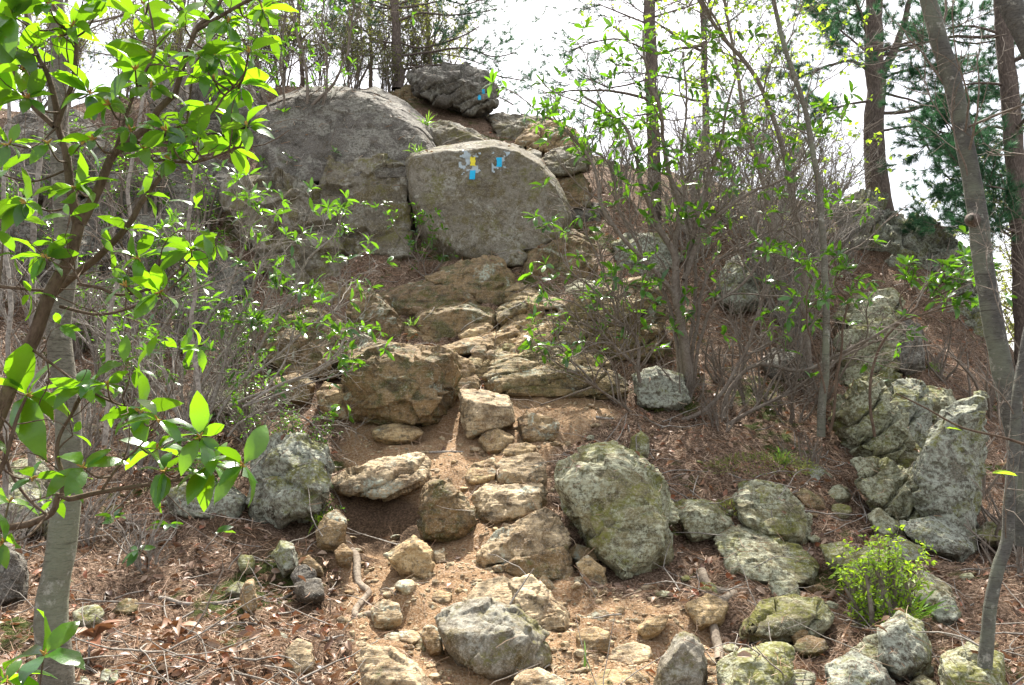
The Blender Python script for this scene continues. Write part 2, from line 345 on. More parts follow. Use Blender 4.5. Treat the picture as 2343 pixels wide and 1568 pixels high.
def inpoly(u, v, poly):
    r = np.zeros(u.shape, bool); n = len(poly)
    for i in range(n):
        (a, b), (c, d) = poly[i], poly[(i+1) % n]
        r ^= ((b > v) != (d > v)) & (u < (c-a)*(v-b)/((d-b) or 1e-9)+a)
    return r
TRAIL = [(790,985),(1040,900),(1200,895),(1350,905),(1420,960),(1300,1020),(1262,1060),(1275,1200),(1330,1340),(1560,1390),(1640,1480),(1700,1800),(780,1800),(800,1480),(770,1290),(740,1190),(790,1100)]
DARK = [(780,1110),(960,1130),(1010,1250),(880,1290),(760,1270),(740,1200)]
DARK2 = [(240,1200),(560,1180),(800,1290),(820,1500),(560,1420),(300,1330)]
ys = np.concatenate([np.arange(-3.5, 2.4, .15), np.arange(2.4, 8, .017), np.arange(8, 13.2, .028), np.arange(13.2, 26, .25), np.array([28, 32, 40, 60, 100, 200, 400.])])
tn = np.linspace(-.62, .62, 640); tx = np.concatenate([-np.array([40, 20, 10, 5, 3, 2, 1.5, 1.1, .85, .7]), tn, np.array([.7, .85, 1.1, 1.5, 2, 3, 5, 10, 20, 40])])
gxx = tx[None]*(np.maximum(ys, -2)[:, None]+4.0); gyy = np.repeat(ys[:, None], len(tx), 1)
gzz = hg(gxx, gyy)
nr, nc = gxx.shape; gi = np.arange(nr*nc).reshape(nr, nc)
mb = MB(); gv = np.stack([gxx, gyy, gzz], -1).reshape(-1, 3)
mb.add(gv, np.stack([gi[:-1, :-1], gi[:-1, 1:], gi[1:, 1:], gi[1:, :-1]], -1).reshape(-1, 4))
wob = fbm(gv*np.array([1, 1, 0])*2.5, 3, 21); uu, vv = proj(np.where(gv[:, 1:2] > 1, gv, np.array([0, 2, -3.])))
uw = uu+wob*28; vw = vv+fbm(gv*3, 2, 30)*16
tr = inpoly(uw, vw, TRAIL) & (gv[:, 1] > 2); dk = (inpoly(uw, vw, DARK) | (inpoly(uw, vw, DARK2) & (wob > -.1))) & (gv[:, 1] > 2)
def blur(a):
    a = a.reshape(nr, nc).astype(float)
    for k in range(6): a[1:-1, 1:-1] = (a[1:-1, 1:-1]+a[:-2, 1:-1]+a[2:, 1:-1]+a[1:-1, :-2]+a[1:-1, 2:])/5
    return a.ravel()
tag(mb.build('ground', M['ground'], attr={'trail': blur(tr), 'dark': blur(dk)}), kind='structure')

# ------------------------------------------------------------ rocks
DG = bpy.context.evaluated_depsgraph_get
def auto(ol, t, ridge=.22, lean=.35, topd=.55, sink=.14, inset=.84, jit=.1):
    """outline in picture units -> points of a closed block with its own thickness t (m)"""
    o = np.array(ol, float); v0, v1 = o[:, 1].min(), o[:, 1].max(); H = v1-v0; uc = o[:, 0].mean(); vc = o[:, 1].mean(); pts = []
    for u, v in o:
        h = (v1-v)/H
        pts.append((u, v, t*(.22+(topd-.22)*h)))
        pts.append((uc+(u-uc)*inset, v+ridge*H*h-(1-h)*.04*H, t*(lean*h*.6+random.uniform(-jit, jit))))
        pts.append((uc+(u-uc)*.72, vc+(v-vc)*.8, t*random.uniform(.9, 1.1)))
    for u, v in o[o[:, 1] > v1-.3*H]: pts.append((u, v+sink*H, t*.35))
    return pts
ROCKS = []
def facets(p, seed):
    """piecewise planar relief: each random cell gets a plane of its own tilt"""
    i = np.floor(p).astype(np.int64); best = np.full(len(p), 9.); out = np.zeros(len(p))
    for a in (-1, 0, 1):
        for b in (-1, 0, 1):
            for c in (-1, 0, 1):
                x, y, z = i[:, 0]+a, i[:, 1]+b, i[:, 2]+c
                pt = np.stack([x+.5+.45*_h(x, y, z, seed), y+.5+.45*_h(x, y, z, seed+1), z+.5+.45*_h(x, y, z, seed+2)], -1)
                r = p-pt; d = (r*r).sum(-1); m = d < best; best = np.where(m, d, best)
                pl = r[:, 0]*_h(x, y, z, seed+3)+r[:, 1]*_h(x, y, z, seed+4)+r[:, 2]*_h(x, y, z, seed+5)+.25*_h(x, y, z, seed+6)
                out = np.where(m, pl, out)
    return out
def rock(label, mat, ol, t=.5, Y=None, base=None, amp=1., strata=0., crack=1., vox=None, name='boulder', cat='boulder', group=None, explicit=None, round_=1, **kw):
    groups = explicit or [ol]; seed = random.randint(0, 99999); allp = np.array([q[:2] for g in groups for q in g])
    b = base or (allp[:, 0].mean(), allp[:, 1].max()); Yg = G(*b)[1]-.12*min(1, t*2)
    if Y is None: Y = Yg
    elif allp[:, 1].max() > 900 and kw.get('sink', 1) > 0: Y = min(Y, Yg)
    S = (allp[:, 1].max()-allp[:, 1].min())*Y/F; S = min(S, (allp[:, 0].max()-allp[:, 0].min())*Y/F)
    bm = bmesh.new()
    for g in groups:
        pts = g if explicit and len(g[0]) == 3 else auto(g, t, **kw)
        bq = bmesh.new(); cu, cv = np.mean([q[0] for q in pts]), np.mean([q[1] for q in pts]); vs = [bq.verts.new(P(cu+(u-cu)*1.04, cv+(v-cv)*1.04, Y+dy)) for u, v, dy in pts]
        r = bmesh.ops.convex_hull(bq, input=vs); bmesh.ops.delete(bq, geom=[e for e in r['geom_interior'] if isinstance(e, bmesh.types.BMVert)], context='VERTS')
        tm = bpy.data.meshes.new('t'); bq.to_mesh(tm); bq.free(); bm.from_mesh(tm); bpy.data.meshes.remove(tm)
    org = np.array(P(allp[:, 0].mean(), allp[:, 1].max(), Y+.3*t))
    bmesh.ops.translate(bm, verts=bm.verts, vec=-Vector(org)); me = bpy.data.meshes.new(name); bm.to_mesh(me); bm.free()
    o = bpy.data.objects.new(name, me); COL.objects.link(o); o.location = org
    md = o.modifiers.new('r', 'REMESH'); md.mode = 'VOXEL'; md.voxel_size = vox or max(.007, Y*.0015, S*.0065)
    ev = o.evaluated_get(DG()); m2 = bpy.data.meshes.new_from_object(ev); o.modifiers.clear(); o.data = m2; bpy.data.meshes.remove(me); m2.name = name
    n = len(m2.vertices); co_ = np.empty(n*3, np.float32); m2.vertices.foreach_get('co', co_); c = co_.reshape(-1, 3).astype(float)
    ed = np.empty(len(m2.edges)*2, np.int32); m2.edges.foreach_get('vertices', ed); ed = ed.reshape(-1, 2)
    cnt = np.bincount(ed.ravel(), minlength=n)[:, None]
    for k in range(round_):
        s = np.zeros_like(c)
        for d in range(3):
            s[:, d] = np.bincount(ed[:, 0], c[ed[:, 1], d], n)+np.bincount(ed[:, 1], c[ed[:, 0], d], n)
        c = c*.4+.6*s/np.maximum(cnt, 1)
    m2.vertices.foreach_set('co', c.astype(np.float32).ravel()); m2.update()
    nn = np.empty(n*3, np.float32); m2.vertices.foreach_get('normal', nn); nn = nn.reshape(-1, 3)
    a = amp*min(S, 1.2); w_ = c+org; k = 1/max(.25, min(S, 1.2))
    d = .032*a*fbm(w_*1.6*k, 3, seed)+.010*a*fbm(w_*8*k, 4, seed+9)
    ww = w_+.05*fbm(w_*4*k, 2, seed+33)[:, None]/k; an = 1 if round_ < 4 else .1
    d += an*.20*a/k*facets(ww*2.7*k*np.array([1, 1, 1.5]), seed+40)+an*.05*a/k*facets(ww*6.5*k, seed+50)
    if crack:
        ln = np.abs(vnoise(w_*1.5*k+.35*vnoise(w_*5*k, seed+5)[:, None], seed+60)); d -= .035*a*crack*(1-sstep(0, .05, ln))
    if strata:
        ax = np.array([-.32, -.25, .91]); s_ = (w_@ax)*strata+.7*vnoise(w_*2.0, seed+70)+.25*vnoise(w_*8, seed+75)
        fr = s_-np.floor(s_); st = _h(np.floor(s_).astype(np.int64), 0*np.floor(s_).astype(np.int64), 0*np.floor(s_).astype(np.int64), 5)
        d += (.045*st-.075*(1-sstep(0, .22, fr))+.022*fr)*min(1, 1.2*a+.3)
    d += .003*fbm(w_*45, 2, seed+80)
    c = c+nn*d[:, None]
    m2.vertices.foreach_set('co', c.astype(np.float32).ravel()); m2.polygons.foreach_set('use_smooth', np.full(len(m2.polygons), True)); m2.update()
    m2.materials.clear(); m2.materials.append(M[mat]); tag(o, label, cat, group); ROCKS.append(o); return o

# --- the ledge and the cliff
R_face = rock('large round-topped grey boulder in the cliff marked with blue and yellow paint', 'grey',
 [(932,375),(945,352),(1000,345),(1060,333),(1130,326),(1190,342),(1235,370),(1268,412),(1288,455),(1302,500),(1285,545),(1230,572),(1150,580),(1080,598),(1020,565),(975,530),(958,490),(936,430)],
 1.2, Y=9.25, ridge=.05, lean=.35, topd=.5, inset=.93, jit=.04, amp=.45, crack=.35, round_=5)
rock('broad dark domed boulder on the upper left of the cliff', 'dark',
 [(590,260),(640,222),(700,203),(760,198),(850,212),(920,248),(962,290),(992,340),(990,385),(930,410),(820,415),(700,420),(620,400),(575,300)], 1.5, Y=9.55, ridge=.10, lean=.75, topd=.8, amp=.6, crack=.4, inset=.92, jit=.05, round_=6)
rock('second dark dome behind the broad dark domed boulder', 'dark',
 [(800,215),(860,200),(930,235),(990,290),(1010,345),(960,352),(850,320)], 1.2, Y=10.4, ridge=.2, amp=.4, crack=0, round_=5)
rock('grey cliff block between the dark dome and the painted boulder', 'grey',
 [(745,375),(800,362),(880,358),(925,372),(935,430),(950,520),(940,570),(915,645),(860,655),(790,650),(735,570),(730,450)], 1.1, Y=9.35, ridge=.04, lean=.5, topd=.5, inset=.92, jit=.05, amp=.5, crack=.7)
rock('pale grey cliff slab beside the small laurel, left of the cliff block', 'grey',
 [(525,420),(570,405),(630,412),(700,428),(755,445),(780,520),(790,600),(800,660),(720,690),(640,665),(580,580),(535,500)], 1.0, Y=9.0, ridge=.12, lean=.6, topd=.6, amp=.7)
rock('low brown rock at the foot of the cliff block', 'brown', [(690,690),(740,640),(830,640),(880,665),(870,700),(800,720),(700,730)], .6, Y=8.7, ridge=.3)
rock('dark overhanging boulder on the skyline with two blue blazes', 'dark',
 [(945,178),(975,165),(1060,158),(1108,172),(1126,205),(1130,238),(1104,262),(1080,266),(1045,240),(1000,226),(955,208)], 1.1, Y=11.9, ridge=.2, lean=-.1, amp=.8, strata=7, sink=0, name='skyline_boulder')
R_top = ROCKS[-1]
rock('flat rock ledge under the skyline boulder', 'brown', [(880,222),(940,210),(1010,228),(1080,262),(1110,275),(1120,330),(1000,330),(930,270)], 1.4, Y=12.1, ridge=.3, strata=6)
rock('pale tongue-shaped rock between the dark dome and the painted boulder', 'grey', [(972,290),(1008,277),(1050,284),(1095,305),(1145,333),(1100,345),(1000,345),(985,320)], .9, Y=10.4, ridge=.25)
rock('flat pale rock on the skyline right of the overhanging boulder', 'grey', [(1118,262),(1190,266),(1268,276),(1290,290),(1260,310),(1180,330),(1130,318)], 1.2, Y=11.6, ridge=.35, strata=7)
rock('wedge-shaped pale rock at the right end of the skyline ledge', 'tan', [(1200,292),(1270,282),(1310,305),(1342,330),(1345,352),(1250,345),(1180,325)], 1.0, Y=11.2, ridge=.35, strata=6)
rock('pale slab resting above the right shoulder of the painted boulder', 'grey', [(1222,375),(1260,348),(1330,330),(1352,345),(1345,380),(1290,400),(1240,395)], .7, Y=10.2, ridge=.25, strata=6)
rock('small pale stone lodged behind the painted boulder', 'grey', [(1190,348),(1215,340),(1240,350),(1235,372),(1200,368)], .3, Y=10.0, cat='stone', name='stone')
rock('shaded brown block in the gap right of the painted boulder', 'brown', [(1275,405),(1330,395),(1350,420),(1350,470),(1300,480),(1285,450)], .6, Y=10.0)
rock('dark block under the shaded gap right of the painted boulder', 'dark', [(1300,480),(1370,470),(1390,520),(1340,560),(1295,540)], .6, Y=9.8)
rock('sharp-topped brown boulder right of the painted boulder', 'brown', [(1194,612),(1210,580),(1262,550),(1312,530),(1352,548),(1375,600),(1375,640),(1300,665),(1215,655),(1196,640)], .9, Y=8.95, ridge=.12, lean=.3, amp=.7)
rock('small grey stone at the foot of the painted boulder', 'grey', [(1135,580),(1160,568),(1190,565),(1208,585),(1200,605),(1150,608)], .4, Y=9.05, cat='stone', name='stone')
# --- middle ledges
rock('long sloping slab below the painted boulder, its left half', 'brown', [(858,676),(930,652),(1035,625),(1052,640),(1095,690),(1120,712),(1000,712),(950,715),(905,735)], .8, Y=8.35, ridge=.22, lean=.4, amp=.6, crack=.3)
rock('broken right half of the long sloping slab below the painted boulder', 'brown', [(972,636),(1060,601),(1110,587),(1150,596),(1175,632),(1180,662),(1165,690),(1125,706),(1088,672),(1052,636)], .8, Y=8.5, ridge=.16, lean=.3, amp=.6, crack=.3)
rock('brown pointed block at the left end of the middle ledge', 'brown', [(795,700),(822,674),(846,664),(880,690),(908,716),(926,742),(930,795),(880,790),(825,782),(798,790)], .7, Y=7.95, ridge=.1, lean=.3, amp=.7)
rock('arched brown slab in the centre of the middle ledge', 'brown', [(945,738),(960,714),(1000,705),(1062,694),(1112,704),(1138,716),(1140,745),(1095,765),(1045,785),(1000,782),(960,762)], .7, Y=7.95, ridge=.14, lean=.3, amp=.7)
rock('shaded red-brown rock below the arched slab', 'brown', [(925,748),(960,755),(1010,775),(1050,785),(1040,805),(960,805),(926,800)], .5, Y=7.85, ridge=.1)
rock('low reddish step stone right of the arched slab', 'tan', [(1045,765),(1075,745),(1115,736),(1130,750),(1120,770),(1065,788)], .4, Y=7.8, ridge=.25)
rock('thin slab on the step below the arched slab', 'tan', [(1000,798),(1060,775),(1125,765),(1140,780),(1090,800),(1030,815)], .5, Y=7.55, ridge=.4)
rock('small square stone on the step below the arched slab', 'brown', [(1078,800),(1088,792),(1110,792),(1114,812),(1108,832),(1082,828)], .25, Y=7.4, cat='stone', name='stone')
rock('small dark stone next to the square stone on the step', 'brown', [(1112,806),(1125,800),(1140,812),(1138,835),(1112,835)], .2, Y=7.4, cat='stone', name='stone')
rock('very large tan block with a sunlit flat top left of the trail', 'brown', None, explicit=[[
 (800,845,.12),(803,800,.5),(822,780,.8),(865,786,.85),(930,796,.9),(1000,803,.8),(1028,806,.6),(850,838,.1),(905,815,.12),(975,826,.1),(1018,815,.22),(1040,845,.6),(1042,895,.6),(1030,925,.5),
 (1003,972,.12),(960,972,0),(905,958,0),(862,948,.03),(835,936,.08),(803,960,.3),(797,900,.15),(990,900,.0),(985,830,.06),(870,900,-.02),
 (800,800,1.2),(1030,810,1.2),(1030,940,1.2),(820,940,1.2),(900,990,.5)]], Y=6.75, amp=.7, crack=.8, round_=2, name='block_boulder')
rock('cracked brown foot stone under the very large tan block', 'brown', [(822,925),(850,935),(900,955),(890,975),(835,965),(815,950)], .4, Y=6.72, ridge=.1)
rock('tan stone wedged behind the right corner of the very large block', 'tan', [(1022,810),(1050,815),(1080,828),(1092,850),(1070,870),(1035,865)], .5, Y=7.15, ridge=.2)
rock('small flat tan stone under the wedged tan stone', 'tan', [(1032,868),(1060,856),(1088,856),(1100,875),(1098,892),(1060,898),(1035,898)], .4, Y=7.0, ridge=.25)
rock('sunlit sharp-edged block standing in the trail', 'pale', None, explicit=[[
 (1053,892,.35),(1090,892,.42),(1160,905,.40),(1172,928,.3),(1060,908,.12),(1108,922,.0),(1165,930,.06),(1068,915,.06),(1176,962,.12),(1165,972,.05),(1118,980,-.03),(1070,1002,.0),(1058,960,.14),(1053,930,.2),
 (1060,900,.6),(1165,925,.6),(1170,975,.5),(1070,985,.6),(1090,955,-.04)]], Y=6.15, amp=.45, crack=.5, round_=1, name='trail_block')
# --- layered outcrop right of the trail
rock('small pointed slab at the top of the layered outcrop', 'shelf', [(1158,668),(1182,652),(1212,660),(1235,672),(1225,685),(1190,682),(1160,690)], .4, Y=8.25, ridge=.3, strata=12, cat='stone', name='stone')
rock('upper left slab of the layered outcrop', 'shelf', [(1136,735),(1148,705),(1180,682),(1218,674),(1240,680),(1235,700),(1190,718),(1150,745)], .6, Y=8.0, ridge=.3, strata=12)
rock('tilted tan slab across the middle of the layered outcrop', 'tan', [(1108,802),(1140,755),(1180,715),(1220,700),(1245,712),(1240,760),(1200,775),(1150,800),(1120,820)], .8, Y=7.65, ridge=.35, lean=.6, strata=12)
rock('thin top slab of the layered outcrop beside the grass tuft', 'shelf', [(1212,712),(1240,702),(1275,700),(1295,706),(1280,730),(1240,745),(1212,740)], .5, Y=7.95, ridge=.25, strata=12)
rock('pointed sunlit stone above the layered outcrop', 'pale', [(1225,690),(1245,676),(1275,682),(1298,698),(1285,708),(1240,706)], .4, Y=8.1, ridge=.3, cat='stone', name='stone')
rock('dark square block in the notch of the layered outcrop', 'brown', [(1222,768),(1232,740),(1262,738),(1272,748),(1268,785),(1230,800)], .5, Y=7.7, ridge=.15, strata=10)
rock('big tilted slab of the layered outcrop under the laurel', 'shelf', [(1262,775),(1275,735),(1320,705),(1400,670),(1480,650),(1520,700),(1520,800),(1440,850),(1330,850),(1262,830)], 1.1, Y=7.5, ridge=.3, lean=.5, strata=10, amp=.8)
rock('lower tilted slab of the layered outcrop', 'shelf', [(1116,830),(1150,800),(1220,782),(1290,775),(1340,800),(1400,850),(1350,870),(1220,868),(1125,880)], .9, Y=7.2, ridge=.3, lean=.5, strata=12, amp=.8)
rock('lowest long shelf of the layered outcrop at the trail edge', 'shelf', [(1115,868),(1130,845),(1190,830),(1262,848),(1330,835),(1400,850),(1450,900),(1400,912),(1280,910),(1180,902),(1122,895)], .8, Y=6.95, ridge=.2, lean=.3, strata=10, amp=.8)
rock('rounded mossy rock at the foot of the laurel stems', 'greygreen', [(1450,860),(1500,840),(1560,860),(1580,910),(1530,935),(1460,925)], .5, Y=7.0)
rock('mossy grey boulder glimpsed behind the laurel stems', 'greygreen', [(1640,640),(1665,600),(1700,590),(1730,640),(1745,690),(1690,710),(1650,690)], .6, Y=8.6)
rock('dark lump standing for the shaded hole in the ground under the laurel thicket', 'dark', [(1740,830),(1770,800),(1830,800),(1860,840),(1820,870),(1760,865)], .5)  # dark-coloured lump in place of the shade in the hole under the shrubs
rock('grey rock under the upper laurel branches', 'greygreen', [(1400,560),(1450,530),(1520,540),(1560,590),(1500,640),(1420,620)], .7, Y=9.0)
rock('small ledge block between the very large block and the outcrop', 'shelf', [(1060,838),(1085,820),(1112,825),(1120,850),(1100,875),(1070,866)], .4, Y=7.25, ridge=.25, strata=10)
rock('narrow tilted shard in the middle of the layered outcrop', 'tan', [(1160,800),(1200,765),(1262,740),(1270,760),(1225,792),(1175,815)], .4, Y=7.5, ridge=.3, strata=12)
rock('stepped shelf under the big tilted slab of the outcrop', 'shelf', [(1225,850),(1262,815),(1330,808),(1400,825),(1390,855),(1300,862)], .5, Y=7.15, ridge=.3, strata=10)
rock('sunlit flat slab under the laurel branches right of the outcrop', 'pale', [(1340,700),(1380,665),(1450,640),(1500,650),(1470,690),(1400,720)], .7, Y=7.9, ridge=.45, strata=8)
rock('mossy block between the outcrop and the laurel stems', 'moss', [(1290,655),(1330,640),(1385,650),(1390,690),(1340,705),(1295,690)], .6, Y=8.5, ridge=.25)
# --- rocks of the trail
TR = [
 ('flat tan stone sunk in the dirt below the very large block','tan',[(850,985),(868,975),(905,970),(945,975),(970,990),(935,1010),(885,1010),(856,1000)],.4,.3,{}),
 ('low tan stone right of the trail beside the sharp-edged block','tan',[(1185,958),(1212,945),(1258,955),(1278,972),(1270,990),(1238,1008),(1195,1003)],.35,.35,{}),
 ('tilted tan stone at the foot of the sharp-edged block','tan',[(1096,1005),(1115,988),(1138,982),(1158,990),(1178,1003),(1150,1028),(1112,1034)],.3,.25,{}),
 ('thin reddish stone beside the tilted tan stone','tan',[(1170,995),(1195,988),(1222,992),(1224,1006),(1190,1006)],.15,.35,{}),
 ('flat reddish stone between the tilted stone and the worn step','tan',[(1145,1035),(1165,1018),(1205,1014),(1230,1022),(1215,1036),(1180,1046)],.2,.4,{}),
 ('broad pale stone forming the worn step in mid trail','pale',[(1130,1075),(1150,1052),(1195,1042),(1232,1036),(1248,1058),(1248,1100),(1200,1108),(1140,1106)],.5,.55,{}),
 ('pale flat rock sunk left of the worn step','tan',[(1062,1088),(1085,1060),(1130,1048),(1140,1070),(1130,1100),(1080,1105)],.35,.55,{}),
 ('long flat step slab jutting left over dark hollow','pale',[(765,1112),(800,1085),(880,1062),(955,1046),(980,1058),(978,1085),(945,1112),(880,1138),(820,1128)],.6,.35,dict(strata=12,sink=0,Y=5.42)),
 ('upright grey-green stone between the two step slabs','brown',[(966,1118),(988,1092),(1025,1098),(1058,1128),(1082,1168),(1084,1200),(1050,1222),(1000,1234),(966,1218),(960,1170)],.4,.12,dict(Y=5.2)),
 ('rectangular grey step stone in mid trail','pale',[(1086,1135),(1112,1112),(1180,1108),(1242,1106),(1252,1125),(1245,1155),(1185,1180),(1120,1200),(1092,1180)],.45,.25,dict(Y=5.3)),
 ('pale wedge boulder with mossy underside in mid trail','pale',[(1094,1268),(1130,1222),(1195,1185),(1245,1160),(1272,1182),(1300,1225),(1300,1248),(1235,1262),(1160,1285),(1105,1300)],.45,.3,dict(Y=4.58,sink=0)),
 ('mossy dark base rock under the pale wedge boulder','brown',[(1120,1300),(1180,1275),(1295,1245),(1310,1290),(1290,1325),(1200,1330)],.4,.1,dict(Y=4.75)),
 ('huge rounded lichen boulder right of the trail','moss',[(1274,1092),(1290,1058),(1340,1030),(1400,1019),(1450,1034),(1492,1068),(1522,1110),(1532,1175),(1526,1240),(1492,1288),(1432,1320),(1402,1300),(1384,1250),(1330,1205),(1288,1160)],.9,.1,dict(Y=5.0,lean=.6,topd=.7,inset=.86,amp=.6,round_=2)),
 ('triangular tan stone left of the wedge boulder','tan',[(880,1270),(945,1226),(985,1258),(990,1290),(976,1326),(930,1302)],.3,.2,{}),
 ('small pale square stone beside the triangular stone','pale',[(990,1262),(1016,1256),(1020,1286),(1000,1290)],.12,.2,{}),
 ('upper pale boulder of the trio at the bottom of the trail','pale',[(1060,1372),(1092,1332),(1150,1320),(1195,1340),(1212,1375),(1150,1400),(1075,1405)],.45,.5,dict(Y=4.1)),
 ('pale boulder on the right of the trio at the bottom of the trail','pale',[(1168,1335),(1215,1316),(1262,1368),(1302,1405),(1302,1435),(1245,1450),(1205,1410)],.45,.4,dict(Y=4.05)),
 ('large grey boulder at the front of the trio, lichen spot on its face','grey',[(1000,1415),(1040,1386),(1110,1370),(1180,1388),(1222,1420),(1250,1470),(1256,1510),(1200,1540),(1140,1550),(1060,1520),(1015,1470)],.6,.3,dict(Y=3.75,amp=.8)),
 ('flat-topped pale boulder cut by the bottom left of the trail','pale',[(822,1512),(845,1480),(892,1485),(955,1522),(988,1565),(975,1620),(830,1630)],.4,.35,dict(Y=3.3)),
 ('small pale stone cut off below the front boulder','pale',[(1172,1568),(1190,1540),(1232,1526),(1288,1556),(1300,1610),(1180,1620)],.25,.3,dict(Y=3.4)),
 ('blocky tan stone right of the front boulder','tan',[(1318,1450),(1350,1434),(1392,1448),(1395,1485),(1350,1504),(1322,1490)],.22,.3,{}),
 ('pale flat stone between the blocky stone and the grey slab','pale',[(1388,1505),(1412,1478),(1450,1468),(1488,1482),(1490,1505),(1440,1524)],.25,.4,{}),
 ('rounded brown stone cut by the bottom edge right of centre','tan',[(1352,1560),(1385,1535),(1440,1530),(1482,1550),(1500,1610),(1350,1610)],.3,.35,dict(Y=3.4)),
 ('grey slab leaning at the bottom edge right of the trail','grey',[(1495,1570),(1512,1510),(1560,1448),(1600,1462),(1618,1520),(1600,1610),(1500,1620)],.4,.15,dict(Y=3.5)),
 ('tan slanting stone with sunlit top at the lower right trail edge','tan',[(1455,1440),(1480,1415),(1530,1405),(1525,1430),(1480,1458)],.2,.35,{}),
 ('small tan stone above the slanting stone','tan',[(1470,1400),(1500,1372),(1520,1378),(1510,1398)],.12,.35,{}),
 ('flat brown stone beside the root','tan',[(1570,1385),(1620,1360),(1665,1380),(1650,1420),(1600,1432)],.3,.4,{}),
 ('pale round-cornered stone sunk in the dirt left of the trio','pale',[(850,1395),(878,1372),(910,1385),(918,1412),(890,1428),(858,1422)],.2,.4,{}),
 ('long tan stone tucked against the huge lichen boulder','tan',[(1318,1290),(1345,1270),(1385,1300),(1392,1350),(1365,1352),(1335,1320)],.2,.2,{}),
 ('flat tan stone above the long tucked stone','tan',[(1298,1262),(1320,1244),(1365,1262),(1370,1285),(1335,1290)],.18,.4,{}),
 ('brown stone below the mossy base rock','brown',[(1258,1318),(1285,1290),(1310,1302),(1308,1332),(1280,1350)],.2,.3,{}),
 ('dark brown stone left of the brown stone under the wedge','brown',[(1222,1340),(1245,1318),(1275,1345),(1270,1372),(1235,1365)],.2,.2,{}),
 ('small tan stone at the upper end of the exposed root','tan',[(765,1262),(785,1244),(806,1262),(802,1290),(778,1290)],.15,.3,{}),
 ('slim tan stone left of the exposed root','tan',[(690,1282),(705,1272),(735,1298),(740,1310),(705,1306)],.1,.3,{}),
 ('rounded tan boulder at the left trail edge under a sprig','tan',[(722,1215),(740,1180),(770,1166),(792,1188),(788,1230),(765,1250),(732,1240)],.35,.2,{}),
 ('pale flat stone in the litter at the bottom left','pale',[(655,1490),(680,1462),(715,1475),(720,1520),(680,1545),(655,1525)],.25,.45,{}),
 ('small white stone on the dark soil left of the root','pale',[(768,1418),(782,1408),(794,1420),(780,1432)],.06,.3,{}),
 ('low stone left of the front boulder','tan',[(965,1455),(985,1430),(1008,1445),(1015,1490),(985,1500)],.2,.3,{}),
 ('loaf-shaped tan stone above the trio','tan',[(985,1365),(1005,1350),(1035,1358),(1030,1378),(1000,1384)],.15,.4,{}),
 ('upright mossy stone above the huge lichen boulder','moss',[(1440,1035),(1445,1002),(1468,985),(1485,1000),(1484,1038),(1462,1048)],.2,.1,dict(Y=6.05)),
 ('mossy wedge stone right of the huge lichen boulder','moss',[(1542,1155),(1582,1140),(1625,1148),(1672,1192),(1642,1222),(1585,1234),(1560,1200)],.45,.3,dict(Y=5.15)),
 ('flat sunlit mossy slab below the wedge stone','moss',[(1640,1235),(1668,1206),(1750,1220),(1832,1250),(1872,1292),(1858,1335),(1780,1338),(1705,1315),(1660,1282)],.7,.5,dict(Y=4.75,lean=.9,topd=.9)),
 ('mossy flat rock with a sunlit top above the bottom right','moss',[(1698,1440),(1740,1382),(1800,1370),(1872,1380),(1905,1412),(1865,1448),(1765,1460)],.5,.35,dict(Y=4.1,strata=10)),
 ('mossy layered rock at the bottom edge right of the root','moss',[(1655,1525),(1700,1495),(1800,1480),(1815,1540),(1810,1620),(1660,1620)],.5,.3,dict(Y=3.5,strata=10)),
 ('small reddish stone right of the mossy flat rock','tan',[(1802,1440),(1822,1424),(1850,1444),(1846,1470),(1818,1466)],.12,.2,{}),
]
for lab, mt, ol, t, rg, kw in TR:
    kw = dict(kw); sm = (max(q[0] for q in ol)-min(q[0] for q in ol)) < 70
    if 'Y' not in kw: kw['sink'] = .3
    kw.setdefault('topd', .42)
    rock(lab, mt, ol, t, ridge=rg, cat='stone' if sm else 'boulder', name='stone' if sm else 'boulder', **kw)
